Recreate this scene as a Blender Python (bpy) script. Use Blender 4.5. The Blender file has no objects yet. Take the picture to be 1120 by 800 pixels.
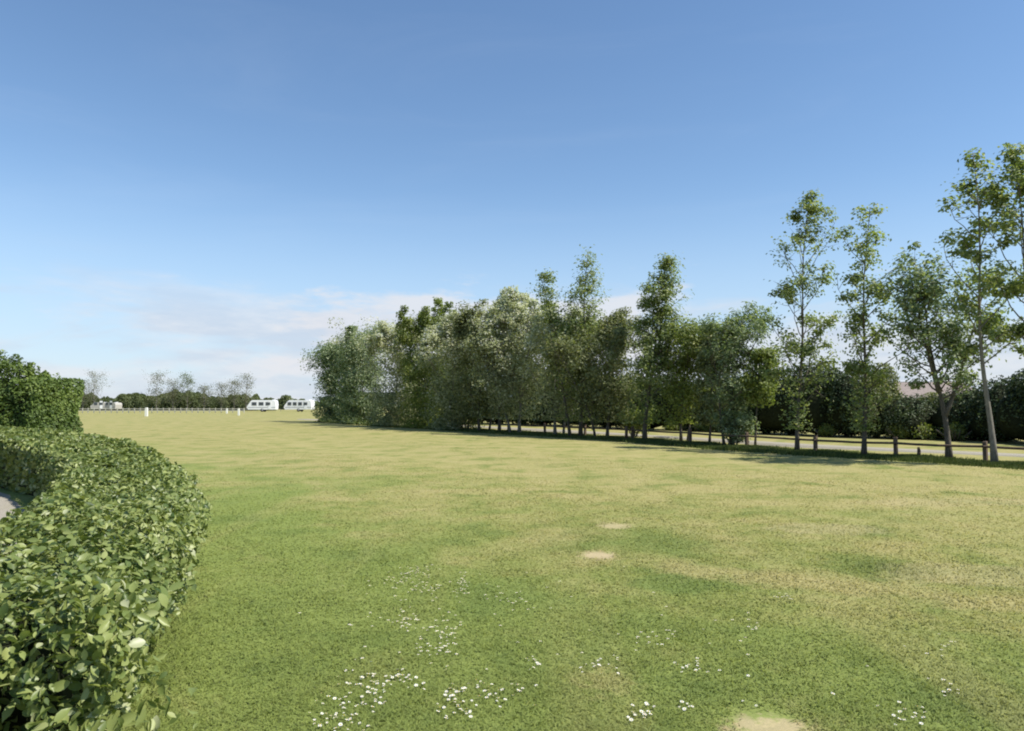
import bpy, math, random
import numpy as np
from mathutils import Vector

R = math.radians
random.seed(7)
rng = np.random.default_rng(7)
scene = bpy.context.scene
COL = scene.collection

# ------------------------------------------------------------------ camera
EYE, FPX, PITCH = 1.6, 800.0, math.atan(42 / 800)
cam_d = bpy.data.cameras.new('camera')
cam = bpy.data.objects.new('camera', cam_d)
COL.objects.link(cam)
cam.location = (0, 0, EYE)
cam.rotation_euler = (R(90) + PITCH, 0, 0)
cam_d.sensor_width = 36
cam_d.lens = FPX / 1120 * 36
cam_d.clip_start = 0.05
cam_d.clip_end = 6000
scene.camera = cam

# ------------------------------------------------------------------ sky and sun
SUN_EL = R(53)
SUN_DIR = Vector((0.94, -0.34, 0)).normalized()      # horizontal direction towards the sun
sun_vec = Vector((SUN_DIR.x * math.cos(SUN_EL), SUN_DIR.y * math.cos(SUN_EL), math.sin(SUN_EL)))
world = bpy.data.worlds.new('World')
scene.world = world
world.use_nodes = True
nt = world.node_tree
nt.nodes.clear()


def N(nt, typ, **kw):
    n = nt.nodes.new(typ)
    for k, v in kw.items():
        setattr(n, k, v)
    return n


def math_n(nt, op, a, b=None, clamp=False):
    n = nt.nodes.new('ShaderNodeMath')
    n.operation = op
    n.use_clamp = clamp
    for i, v in enumerate((a, b)):
        if v is None:
            continue
        if isinstance(v, (int, float)):
            n.inputs[i].default_value = v
        else:
            nt.links.new(v, n.inputs[i])
    return n.outputs[0]


def ramp(nt, fac, stops):
    n = nt.nodes.new('ShaderNodeValToRGB')
    el = n.color_ramp.elements
    while len(el) < len(stops):
        el.new(0.5)
    for e, (p, c) in zip(el, stops):
        e.position = p
        e.color = (*c, 1) if len(c) == 3 else c
    nt.links.new(fac, n.inputs[0])
    return n.outputs[0]


def mix(nt, fac, a, b, mode='MIX'):
    n = nt.nodes.new('ShaderNodeMix')
    n.data_type = 'RGBA'
    n.blend_type = mode
    for s, v in ((n.inputs[0], fac), (n.inputs[6], a), (n.inputs[7], b)):
        if isinstance(v, (int, float)):
            s.default_value = v
        elif isinstance(v, tuple):
            s.default_value = (*v, 1)
        else:
            nt.links.new(v, s)
    return n.outputs[2]


def noise(nt, vec, scale, detail=4, rough=0.55, dist=0.0):
    n = nt.nodes.new('ShaderNodeTexNoise')
    n.inputs['Scale'].default_value = scale
    n.inputs['Detail'].default_value = detail
    n.inputs['Roughness'].default_value = rough
    n.inputs['Distortion'].default_value = dist
    nt.links.new(vec, n.inputs['Vector'])
    return n.outputs['Fac']


def smooth(nt, v, lo, hi):
    n = nt.nodes.new('ShaderNodeMapRange')
    n.interpolation_type = 'SMOOTHSTEP'
    n.inputs['From Min'].default_value = lo
    n.inputs['From Max'].default_value = hi
    nt.links.new(v, n.inputs['Value'])
    return n.outputs[0]


sky = N(nt, 'ShaderNodeTexSky', sky_type='NISHITA')
sky.sun_disc = False
sky.sun_elevation = SUN_EL
sky.sun_rotation = math.atan2(SUN_DIR.x, SUN_DIR.y)
sky.altitude = 0
sky.air_density = 1.0
sky.dust_density = 0.1
sky.ozone_density = 1.35
tc = N(nt, 'ShaderNodeTexCoord')
sep = N(nt, 'ShaderNodeSeparateXYZ')
nt.links.new(tc.outputs['Generated'], sep.inputs[0])
el_ = sep.outputs[2]
# flat bands of cloud low over the horizon: stretch the direction sideways
mp = N(nt, 'ShaderNodeMapping')
mp.inputs['Scale'].default_value = (1.0, 1.0, 4.2)
mp.inputs['Location'].default_value = (0.35, 0.1, 0.0)
nt.links.new(tc.outputs['Generated'], mp.inputs[0])
n1 = noise(nt, mp.outputs[0], 3.3, 7, 0.56, 0.25)
band = smooth(nt, el_, 0.20, 0.09)
thr = math_n(nt, 'SUBTRACT', n1, math_n(nt, 'MULTIPLY', smooth(nt, el_, 0.03, 0.2), 0.17))
cl = smooth(nt, thr, 0.36, 0.52)
cl = math_n(nt, 'MULTIPLY', cl, band)
n2 = noise(nt, mp.outputs[0], 9.0, 5, 0.6)
ccol = mix(nt, smooth(nt, n2, 0.35, 0.65), (3.7, 4.1, 4.8), (4.9, 4.95, 5.2))
# thin high wisps
mp2 = N(nt, 'ShaderNodeMapping')
mp2.inputs['Scale'].default_value = (0.8, 1.0, 5.0)
mp2.inputs['Rotation'].default_value = (0.2, 0.3, 0.5)
nt.links.new(tc.outputs['Generated'], mp2.inputs[0])
n3 = noise(nt, mp2.outputs[0], 2.2, 8, 0.6, 0.5)
wisp = math_n(nt, 'MULTIPLY', smooth(nt, n3, 0.5, 0.8), 0.035)
hsv = N(nt, 'ShaderNodeHueSaturation')
hsv.inputs['Saturation'].default_value = 1.1
nt.links.new(sky.outputs[0], hsv.inputs['Color'])
c1 = mix(nt, wisp, hsv.outputs[0], (6.5, 6.8, 7.2))
low = math_n(nt, 'MULTIPLY', smooth(nt, el_, 0.30, 0.02), 0.72)
c1 = mix(nt, low, c1, (3.0, 3.95, 5.3))
# a low heap of cloud ahead, above the trees
azx = math_n(nt, 'ABSOLUTE', math_n(nt, 'ADD', sep.outputs[0], 0.05))
heap = math_n(nt, 'MULTIPLY', smooth(nt, azx, 0.34, 0.1), smooth(nt, el_, 0.19, 0.10))
heap = smooth(nt, math_n(nt, 'ADD', heap, math_n(nt, 'MULTIPLY', math_n(nt, 'SUBTRACT', n2, 0.5), 1.9)), 0.20, 0.65)
heap = math_n(nt, 'MULTIPLY', heap, math_n(nt, 'MULTIPLY', smooth(nt, el_, 0.0, 0.06), smooth(nt, el_, 0.20, 0.155)))
c1 = mix(nt, math_n(nt, 'MULTIPLY', heap, 0.85), c1, (4.8, 4.9, 5.2))
c2 = mix(nt, math_n(nt, 'MULTIPLY', cl, 0.72), c1, ccol)
bg = N(nt, 'ShaderNodeBackground')
bg.inputs['Strength'].default_value = 0.117
nt.links.new(c2, bg.inputs['Color'])
wo = N(nt, 'ShaderNodeOutputWorld')
nt.links.new(bg.outputs[0], wo.inputs[0])

sun_d = bpy.data.lights.new('sun', 'SUN')
sun_d.energy = 5.0
sun_d.angle = R(0.5)
sun_d.color = (1.0, 0.955, 0.88)
sun = bpy.data.objects.new('sun', sun_d)
COL.objects.link(sun)
sun.rotation_euler = sun_vec.to_track_quat('Z', 'Y').to_euler()

scene.view_settings.view_transform = 'Standard'
scene.view_settings.look = 'None'
scene.view_settings.gamma = 1
scene.view_settings.use_curve_mapping = False
scene.view_settings.exposure = 0.5
scene.cycles.filter_width = 2.0


# ------------------------------------------------------------------ helpers
def ground(px, py, z=0.0):
    """world point at height z seen in direction (px, py) of the 1120x800 picture"""
    a, b = (px - 560) / FPX, (400 - py) / FPX
    dy = math.cos(PITCH) - b * math.sin(PITCH)
    dz = math.sin(PITCH) + b * math.cos(PITCH)
    t = (z - EYE) / dz
    return Vector((a * t, dy * t, z))


def z_at(py, depth):
    b = (400 - py) / FPX
    return EYE + depth * (math.sin(PITCH) + b * math.cos(PITCH)) / (math.cos(PITCH) - b * math.sin(PITCH))


def x_at(px, depth):
    return (px - 560) / FPX * depth / math.cos(PITCH) * 1.0


def link(o, parent=None):
    COL.objects.link(o)
    if parent:
        o.parent = parent
    return o


def tag(o, label=None, cat=None, group=None, kind=None):
    if label: o['label'] = label
    if cat: o['category'] = cat
    if group: o['group'] = group
    if kind: o['kind'] = kind
    return o


def empty(name, loc, rz=0.0):
    o = bpy.data.objects.new(name, None)
    o.location = loc
    o.rotation_euler = (0, 0, rz)
    o.empty_display_size = 0.3
    return link(o)


def copy_tree(o, parent=None):
    c = o.copy()
    COL.objects.link(c)
    c.parent = parent
    for ch in list(o.children):
        copy_tree(ch, c)
    return c


def np_mesh(name, verts, faces_flat, sizes, mat, parent=None, attr=None, smooth_sh=True):
    """fast mesh: verts (n,3), flat loop indices, face sizes, per-vertex attribute"""
    me = bpy.data.meshes.new(name)
    verts = np.ascontiguousarray(verts, dtype=np.float32)
    faces_flat = np.ascontiguousarray(faces_flat, dtype=np.int32).ravel()
    sizes = np.ascontiguousarray(sizes, dtype=np.int32)
    me.vertices.add(len(verts))
    me.vertices.foreach_set('co', verts.ravel())
    me.loops.add(len(faces_flat))
    me.loops.foreach_set('vertex_index', faces_flat)
    me.polygons.add(len(sizes))
    starts = np.concatenate(([0], np.cumsum(sizes)[:-1])).astype(np.int32)
    me.polygons.foreach_set('loop_start', starts)
    me.polygons.foreach_set('loop_total', sizes)
    me.update(calc_edges=True)
    if attr is not None:
        a = me.attributes.new('v', 'FLOAT', 'POINT')
        a.data.foreach_set('value', np.ascontiguousarray(attr, dtype=np.float32))
    me.polygons.foreach_set('use_smooth', np.full(len(sizes), smooth_sh, dtype=bool))
    me.materials.append(mat)
    o = bpy.data.objects.new(name, me)
    return link(o, parent)


class MB:
    """collects boxes, tubes and prisms into one mesh"""
    def __init__(s):
        s.v, s.f = [], []

    def box(s, x0, x1, y0, y1, z0, z1):
        b = len(s.v)
        s.v += [(x0, y0, z0), (x1, y0, z0), (x1, y1, z0), (x0, y1, z0), (x0, y0, z1), (x1, y0, z1), (x1, y1, z1), (x0, y1, z1)]
        s.f += [tuple(b + i for i in q) for q in ((3, 2, 1, 0), (4, 5, 6, 7), (0, 1, 5, 4), (1, 2, 6, 5), (2, 3, 7, 6), (3, 0, 4, 7))]
        return s

    def tube(s, pts, rad, n=6, cap=True):
        b = len(s.v)
        pts = [Vector(p) for p in pts]
        m = len(pts)
        for i, p in enumerate(pts):
            d = (pts[min(i + 1, m - 1)] - pts[max(i - 1, 0)])
            d = d.normalized() if d.length > 1e-9 else Vector((0, 0, 1))
            u = d.cross(Vector((0.31, 0.95, 0.05))).normalized()
            w = d.cross(u)
            for k in range(n):
                a = 2 * math.pi * k / n
                s.v.append(tuple(p + (u * math.cos(a) + w * math.sin(a)) * rad[i]))
        for i in range(m - 1):
            for k in range(n):
                k2 = (k + 1) % n
                s.f.append((b + i * n + k, b + i * n + k2, b + (i + 1) * n + k2, b + (i + 1) * n + k))
        if cap:
            s.f.append(tuple(b + k for k in reversed(range(n))))
            s.f.append(tuple(b + (m - 1) * n + k for k in range(n)))
        return s

    def prism(s, poly, y0, y1):
        """poly: (x,z) outline extruded along y"""
        b = len(s.v); n = len(poly)
        s.v += [(x, y0, z) for x, z in poly] + [(x, y1, z) for x, z in poly]
        s.f.append(tuple(b + i for i in range(n)))
        s.f.append(tuple(b + n + i for i in reversed(range(n))))
        for i in range(n):
            j = (i + 1) % n
            s.f.append((b + j, b + i, b + n + i, b + n + j))
        return s

    def build(s, name, mat, parent=None, smooth_sh=False, bevel=0):
        me = bpy.data.meshes.new(name)
        me.from_pydata([tuple(v) for v in s.v], [], s.f)
        me.update()
        me.polygons.foreach_set('use_smooth', [smooth_sh] * len(me.polygons))
        me.materials.append(mat)
        o = bpy.data.objects.new(name, me)
        link(o, parent)
        if bevel:
            m = o.modifiers.new('bevel', 'BEVEL'); m.width = bevel; m.segments = 2
        return o


# ------------------------------------------------------------------ materials
def new_mat(name):
    m = bpy.data.materials.new(name)
    m.use_nodes = True
    nt = m.node_tree
    nt.nodes.clear()
    out = nt.nodes.new('ShaderNodeOutputMaterial')
    return m, nt, out


def principled(nt, rough=0.8, spec=0.3):
    p = nt.nodes.new('ShaderNodeBsdfPrincipled')
    p.inputs['Roughness'].default_value = rough
    p.inputs['Specular IOR Level'].default_value = spec
    return p


def bump(nt, p, h, strength=0.4, dist=0.02):
    b = nt.nodes.new('ShaderNodeBump')
    b.inputs['Strength'].default_value = strength
    b.inputs['Distance'].default_value = dist
    nt.links.new(h, b.inputs['Height'])
    nt.links.new(b.outputs[0], p.inputs['Normal'])


def plain(name, col, rough=0.7, spec=0.3, var=0.12, scale=6.0, bmp=0.0):
    m, nt, out = new_mat(name)
    p = principled(nt, rough, spec)
    g = nt.nodes.new('ShaderNodeTexCoord')
    f = noise(nt, g.outputs['Object'], scale, 5, 0.6)
    lo = tuple(c * (1 - var) for c in col); hi = tuple(min(1, c * (1 + var)) for c in col)
    nt.links.new(ramp(nt, f, [(0.3, lo), (0.7, hi)]), p.inputs['Base Color'])
    if bmp:
        bump(nt, p, f, bmp)
    nt.links.new(p.outputs[0], out.inputs[0])
    return m


def leaf_mat(name, stops, trans=0.35, rough=0.5, spec=0.4, tcol=(1.25, 1.3, 0.55)):
    """leaf colour picked per leaf by the mesh attribute v; some light passes through"""
    m, nt, out = new_mat(name)
    at = nt.nodes.new('ShaderNodeAttribute'); at.attribute_name = 'v'
    c = ramp(nt, at.outputs['Fac'], stops)
    p = principled(nt, rough, spec)
    nt.links.new(c, p.inputs['Base Color'])
    t = nt.nodes.new('ShaderNodeBsdfTranslucent')
    nt.links.new(mix(nt, 1.0, c, tcol, 'MULTIPLY'), t.inputs['Color'])
    mx = nt.nodes.new('ShaderNodeMixShader')
    mx.inputs[0].default_value = trans
    nt.links.new(p.outputs[0], mx.inputs[1]); nt.links.new(t.outputs[0], mx.inputs[2])
    nt.links.new(mx.outputs[0], out.inputs[0])
    return m


def bark_mat(name, a, b):
    m, nt, out = new_mat(name)
    g = nt.nodes.new('ShaderNodeTexCoord')
    mp = nt.nodes.new('ShaderNodeMapping'); mp.inputs['Scale'].default_value = (6, 6, 1.6)
    nt.links.new(g.outputs['Object'], mp.inputs[0])
    f = noise(nt, mp.outputs[0], 4, 6, 0.65)
    p = principled(nt, 0.9, 0.15)
    nt.links.new(ramp(nt, f, [(0.3, a), (0.7, b)]), p.inputs['Base Color'])
    bump(nt, p, f, 0.6, 0.02)
    nt.links.new(p.outputs[0], out.inputs[0])
    return m


# patches on the lawn: (x, y, radius x, radius y, rotation)
def patch_mask(nt, pos, cx, cy, rx, ry, rot=0.0, soft=0.5, wob=0.35, wscale=3.0):
    mp = nt.nodes.new('ShaderNodeMapping'); mp.vector_type = 'TEXTURE'
    mp.inputs['Location'].default_value = (cx, cy, 0)
    mp.inputs['Rotation'].default_value = (0, 0, rot)
    mp.inputs['Scale'].default_value = (rx, ry, 1000)
    nt.links.new(pos, mp.inputs[0])
    ln = nt.nodes.new('ShaderNodeVectorMath'); ln.operation = 'LENGTH'
    nt.links.new(mp.outputs[0], ln.inputs[0])
    nz = noise(nt, pos, wscale, 4, 0.65)
    v = math_n(nt, 'ADD', ln.outputs['Value'], math_n(nt, 'MULTIPLY', math_n(nt, 'SUBTRACT', nz, 0.5), wob * 4))
    return smooth(nt, v, 1.0 + soft * 0.5, 1.0 - soft * 0.5)


def grass_color(nt):
    g = nt.nodes.new('ShaderNodeNewGeometry')
    mz = nt.nodes.new('ShaderNodeVectorMath'); mz.operation = 'MULTIPLY'
    mz.inputs[1].default_value = (1, 1, 0)
    nt.links.new(g.outputs['Position'], mz.inputs[0])
    pos = mz.outputs[0]
    sp = nt.nodes.new('ShaderNodeSeparateXYZ'); nt.links.new(pos, sp.inputs[0])
    big = noise(nt, pos, 0.16, 5, 0.6, 0.6)
    med = noise(nt, pos, 0.9, 6, 0.65, 0.4)
    fine = noise(nt, pos, 7.0, 5, 0.7)
    GREEN = (0.182, 0.218, 0.062); OLIVE = (0.250, 0.240, 0.085)
    STRAW = (0.340, 0.290, 0.140); LUSH = (0.118, 0.162, 0.046)
    # dry, worn grass out in the open; greener beside the hedge and close by
    dx = math_n(nt, 'ADD', math_n(nt, 'MULTIPLY', sp.outputs[0], 0.07), math_n(nt, 'MULTIPLY', sp.outputs[1], 0.062))
    dry = math_n(nt, 'ADD', math_n(nt, 'SUBTRACT', dx, 0.27), math_n(nt, 'MULTIPLY', math_n(nt, 'SUBTRACT', big, 0.5), 2.2), )
    dry = math_n(nt, 'MINIMUM', math_n(nt, 'MAXIMUM', dry, 0.0), 0.72)
    c = mix(nt, smooth(nt, dry, 0.0, 0.8), GREEN, OLIVE)
    straw_f = math_n(nt, 'ADD', math_n(nt, 'MULTIPLY', dry, 0.55), math_n(nt, 'MULTIPLY', math_n(nt, 'SUBTRACT', med, 0.5), 1.7))
    c = mix(nt, math_n(nt, 'MULTIPLY', smooth(nt, straw_f, 0.05, 0.75), 0.85), c, STRAW)
    c = mix(nt, math_n(nt, 'MULTIPLY', smooth(nt, med, 0.50, 0.32), 0.55), c, LUSH)
    # old mowing lines running away across the field
    mp = nt.nodes.new('ShaderNodeMapping'); mp.inputs['Rotation'].default_value = (0, 0, R(-72)); mp.inputs['Scale'].default_value = (1.1, 0.05, 1)
    nt.links.new(pos, mp.inputs[0])
    st = noise(nt, mp.outputs[0], 1.0, 3, 0.5)
    c = mix(nt, math_n(nt, 'MULTIPLY', smooth(nt, st, 0.50, 0.68), 0.3), c, STRAW)
    mpb = nt.nodes.new('ShaderNodeMapping'); mpb.inputs['Rotation'].default_value = (0, 0, R(8)); mpb.inputs['Scale'].default_value = (0.06, 0.9, 1)
    nt.links.new(pos, mpb.inputs[0])
    st2 = noise(nt, mpb.outputs[0], 0.7, 4, 0.6)
    c = mix(nt, math_n(nt, 'MULTIPLY', smooth(nt, st2, 0.50, 0.72), 0.28), c, GREEN)
    # worn places
    def P(px, py, rx, ry, col, a, rot=0.0, c=c, **k):
        q = ground(px, py)
        m = patch_mask(nt, pos, q.x, q.y, rx, ry, rot, **k)
        return mix(nt, math_n(nt, 'MULTIPLY', m, a), c, col)
    SOIL = (0.40, 0.32, 0.20)
    c = P(960, 645, 2.3, 0.35, STRAW, 0.7, R(-28), c, wob=0.8, soft=1.2, wscale=2)
    c = P(690, 590, 0.95, 0.9, LUSH, 0.3, 0, c, wob=1.0, soft=1.2)
    c = P(735, 638, 0.35, 0.35, LUSH, 0.6, 0, c)
    c = P(962, 622, 0.42, 0.5, (0.09, 0.14, 0.035), 0.55, R(-20), c, wob=0.7, soft=1.3, wscale=5)
    c = P(1075, 630, 0.9, 0.5, SOIL, 0.35, R(-10), c)
    c = P(905, 578, 0.8, 0.45, SOIL, 0.35, 0, c)
    c = P(655, 607, 0.17, 0.22, SOIL, 0.95, R(10), c, soft=0.9, wob=0.75, wscale=14)
    c = P(672, 575, 0.2, 0.22, SOIL, 0.7, R(-20), c, soft=0.9, wob=0.8, wscale=12)
    c = P(842, 797, 0.2, 0.13, SOIL, 0.8, 0, c, soft=0.9, wob=0.75, wscale=14)
    c = P(660, 745, 0.15, 0.2, STRAW, 0.45, 0, c, wscale=10, wob=0.9, soft=1.2)
    c = P(1050, 550, 1.6, 0.5, SOIL, 0.25, 0, c)
    return c, fine, pos


m_grass, nt, out = new_mat('grass_ground')
c, fine, pos = grass_color(nt)
ff = noise(nt, pos, 45, 4, 0.7)
c = mix(nt, 1.0, c, ramp(nt, fine, [(0.3, (0.86, 0.88, 0.84)), (0.72, (1.13, 1.12, 1.08))]), 'MULTIPLY')
c = mix(nt, 1.0, c, ramp(nt, ff, [(0.3, (0.84, 0.86, 0.82)), (0.7, (1.14, 1.13, 1.1))]), 'MULTIPLY')
p = principled(nt, 0.95, 0.1)
nt.links.new(c, p.inputs['Base Color'])
bump(nt, p, math_n(nt, 'ADD', math_n(nt, 'MULTIPLY', fine, 0.6), math_n(nt, 'MULTIPLY', ff, 0.4)), 0.35, 0.03)
nt.links.new(p.outputs[0], out.inputs[0])

m_blade, nt, out = new_mat('grass_blade')
c, fine, pos = grass_color(nt)
at = nt.nodes.new('ShaderNodeAttribute'); at.attribute_name = 'v'
c = mix(nt, 1.0, c, ramp(nt, at.outputs['Fac'], [(0.0, (0.95, 1.0, 0.9)), (0.6, (1.22, 1.24, 1.18)), (0.9, (1.5, 1.42, 1.42)), (1.0, (1.7, 1.5, 1.6))]), 'MULTIPLY')
p = principled(nt, 0.6, 0.2)
nt.links.new(c, p.inputs['Base Color'])
# blades lean every way: shade them partly by the lie of the sward
gb = nt.nodes.new('ShaderNodeNewGeometry')
va = nt.nodes.new('ShaderNodeVectorMath'); va.operation = 'MULTIPLY_ADD'
va.inputs[1].default_value = (0.4, 0.4, 0.4); va.inputs[2].default_value = (0, 0, 0.9)
nt.links.new(gb.outputs['Normal'], va.inputs[0])
vn = nt.nodes.new('ShaderNodeVectorMath'); vn.operation = 'NORMALIZE'
nt.links.new(va.outputs[0], vn.inputs[0]); nt.links.new(vn.outputs[0], p.inputs['Normal'])
t = nt.nodes.new('ShaderNodeBsdfTranslucent'); nt.links.new(mix(nt, 1.0, c, (1.2, 1.25, 0.7), 'MULTIPLY'), t.inputs['Color'])
mx = nt.nodes.new('ShaderNodeMixShader'); mx.inputs[0].default_value = 0.3
nt.links.new(p.outputs[0], mx.inputs[1]); nt.links.new(t.outputs[0], mx.inputs[2]); nt.links.new(mx.outputs[0], out.inputs[0])

m_gravel, nt, out = new_mat('pale_gravel')
g = nt.nodes.new('ShaderNodeNewGeometry')
f = noise(nt, g.outputs['Position'], 40, 5, 0.7)
f2 = noise(nt, g.outputs['Position'], 0.8, 4, 0.6)
c = ramp(nt, f, [(0.3, (0.22, 0.20, 0.16)), (0.7, (0.38, 0.345, 0.28))])
c = mix(nt, math_n(nt, 'MULTIPLY', smooth(nt, f2, 0.45, 0.75), 0.5), c, (0.27, 0.25, 0.16))
p = principled(nt, 0.95, 0.15); nt.links.new(c, p.inputs['Base Color']); bump(nt, p, f, 0.5, 0.01)
nt.links.new(p.outputs[0], out.inputs[0])

m_hleaf = leaf_mat('broad_glossy_leaf', [(0.0, (0.05, 0.085, 0.020)), (0.35, (0.150, 0.195, 0.054)), (0.75, (0.28, 0.315, 0.10)), (0.93, (0.36, 0.39, 0.17)), (1.0, (0.38, 0.40, 0.23))], 0.26, 0.42, 0.38)
m_tall = leaf_mat('tall_hedge_leaf', [(0, (0.053, 0.089, 0.020)), (0.5, (0.110, 0.166, 0.033)), (1, (0.216, 0.274, 0.062))], 0.25, 0.6)
m_silver = leaf_mat('silvery_leaf', [(0, (0.138, 0.169, 0.080)), (0.4, (0.307, 0.325, 0.176)), (0.72, (0.554, 0.554, 0.353)), (1, (0.600, 0.600, 0.600))], 0.42, 0.6, 0.3, (1.1, 1.2, 0.7))
m_poplar = leaf_mat('poplar_leaf', [(0, (0.107, 0.151, 0.051)), (0.5, (0.223, 0.273, 0.102)), (0.85, (0.377, 0.395, 0.191)), (1, (0.600, 0.600, 0.512))], 0.45, 0.5)
m_lime = leaf_mat('yellow_green_leaf', [(0, (0.099, 0.133, 0.034)), (0.5, (0.186, 0.233, 0.055)), (1, (0.353, 0.366, 0.118))], 0.45, 0.55)
m_olive = leaf_mat('dull_olive_leaf', [(0, (0.097, 0.120, 0.048)), (0.5, (0.187, 0.208, 0.090)), (1, (0.386, 0.382, 0.208))], 0.36, 0.6)
m_willow = leaf_mat('grey_willow_leaf', [(0, (0.097, 0.149, 0.067)), (0.5, (0.210, 0.266, 0.134)), (1, (0.522, 0.557, 0.361))], 0.38, 0.55)
m_dark = leaf_mat('dark_evergreen_leaf', [(0, (0.027, 0.045, 0.016)), (0.6, (0.051, 0.080, 0.026)), (1, (0.112, 0.152, 0.048))], 0.15, 0.6)
m_far = leaf_mat('far_hedge_leaf', [(0, (0.076, 0.103, 0.038)), (0.6, (0.131, 0.161, 0.065)), (1, (0.235, 0.258, 0.122))], 0.3, 0.7)
m_wisp = leaf_mat('thin_new_leaf', [(0, (0.11, 0.11, 0.07)), (0.6, (0.17, 0.18, 0.10)), (1, (0.26, 0.24, 0.18))], 0.35, 0.7)
m_rough = leaf_mat('rough_grass_shade_blade', [(0, (0.05, 0.075, 0.02)), (0.6, (0.08, 0.11, 0.03)), (1, (0.14, 0.16, 0.05))], 0.25, 0.7, 0.2)  # grass colour darkened to carry the shadow strip of the tree row
m_core = plain('inner_shade_dark', (0.022, 0.026, 0.013), 0.95, 0.05, 0.4, 9)  # near-black colour stands in for the shade deep inside the foliage
m_bark = bark_mat('grey_brown_bark', (0.055, 0.048, 0.036), (0.16, 0.14, 0.11))
m_barkl = bark_mat('pale_grey_bark', (0.11, 0.10, 0.08), (0.26, 0.24, 0.20))
m_wood = bark_mat('weathered_wood', (0.075, 0.052, 0.036), (0.17, 0.125, 0.09))
m_fencepaint = plain('weathered_pale_paint', (0.50, 0.48, 0.40), 0.9, 0.1, 0.2)
m_white = plain('white_paint', (0.78, 0.77, 0.70), 0.6, 0.3, 0.06)
m_cwhite = plain('caravan_white', (0.80, 0.80, 0.80), 0.35, 0.5, 0.03, 1.5)
m_shaded_white = plain('shaded_caravan_white', (0.42, 0.40, 0.36), 0.6, 0.3, 0.06)  # caravan white darkened, hedge shade painted into the colour
m_glass = plain('dark_window_glass', (0.05, 0.06, 0.07), 0.12, 0.6, 0.1)
m_grey = plain('grey_plastic', (0.28, 0.28, 0.29), 0.6, 0.3)
m_rubber = plain('black_rubber', (0.03, 0.03, 0.03), 0.85, 0.1)
m_petal = plain('daisy_petal', (0.84, 0.84, 0.82), 0.6, 0.2, 0.03)
m_yolk = plain('daisy_centre', (0.62, 0.42, 0.04), 0.8, 0.2, 0.1)
m_stalk = plain('daisy_stalk', (0.09, 0.16, 0.04), 0.8, 0.2, 0.1)
m_render_w = plain('cream_wall_render', (0.62, 0.56, 0.47), 0.9, 0.1, 0.06, 2)
m_tile = plain('pinkish_roof_tiles', (0.26, 0.215, 0.19), 0.9, 0.1, 0.2, 5)


# ------------------------------------------------------------------ foliage geometry
def unit(a):
    return a / np.maximum(np.linalg.norm(a, axis=1, keepdims=True), 1e-9)


def frames(normals, rng, down=0.0, blow=0.0):
    """random leaf axis inside the plane of each normal"""
    n = len(normals)
    r = rng.normal(size=(n, 3)); r[:, 2] -= down; r[:, 0] += blow
    ax = unit(r - normals * np.sum(r * normals, axis=1, keepdims=True))
    sd = np.cross(ax, normals)
    return ax, sd


def small_leaves(name, pts, normals, size, mat, parent, v, rng, width=0.6, down=0.2, jit=0.7, blow=0.0):
    """pointed four-cornered leaves bent along the midrib"""
    n = len(pts)
    nn = unit(normals + rng.normal(size=(n, 3)) * jit)
    ax, sd = frames(nn, rng, down, blow)
    s = (size * (0.65 + 0.7 * rng.random((n, 1))))
    b = pts - ax * s * 0.5
    t = pts + ax * s * 0.5 - nn * s * 0.12
    l = pts - sd * s * width * 0.5 + nn * s * 0.10
    r = pts + sd * s * width * 0.5 + nn * s * 0.10
    V = np.stack([b, l, t, r], axis=1).reshape(-1, 3)
    i = np.arange(n)[:, None] * 4
    F = np.concatenate([i + [0, 1, 2], i + [0, 2, 3]], axis=1).reshape(-1)
    return np_mesh(name, V, F, np.full(2 * n, 3), mat, parent, np.repeat(v, 4))


def broad_leaves(name, pts, normals, size, mat, parent, v, rng, jit=0.68, down=0.3, width=0.24):
    """oval leaves: folded midrib, curled tip, eight corners each"""
    n = len(pts)
    nn = unit(normals + rng.normal(size=(n, 3)) * jit)
    ax, sd = frames(nn, rng, down)
    s = size * (0.55 + 0.65 * rng.random((n, 1)))
    w = s * width * (0.85 + 0.4 * rng.random((n, 1)))
    fold = s * (0.03 + 0.10 * rng.random((n, 1)))
    curl = s * (rng.random((n, 1)) * 0.35 - 0.05)
    def at(u, side, up):
        return pts + ax * s * (u - 0.5) + sd * w * side + nn * (up * fold - curl * (u - 0.3) ** 2)
    rows = [at(0, 0, 0), at(0.33, 0, 0), at(0.66, 0, 0), at(1.02, 0, -0.4)]
    for sg in (-1, 1):
        rows += [at(0.1, 0.52 * sg, 0.6), at(0.33, 0.97 * sg, 1.1), at(0.62, 0.95 * sg, 1.1), at(0.84, 0.38 * sg, 0.5)]
    V = np.stack(rows, axis=1).reshape(-1, 3)
    i = np.arange(n)[:, None] * 12
    F = np.concatenate([i + [0, 1, 5, 4], i + [1, 2, 6, 5], i + [2, 3, 7, 6], i + [0, 8, 9, 1], i + [1, 9, 10, 2], i + [2, 10, 11, 3]], axis=1).reshape(-1)
    return np_mesh(name, V, F, np.full(6 * n, 4), mat, parent, np.repeat(v, 12))



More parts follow.
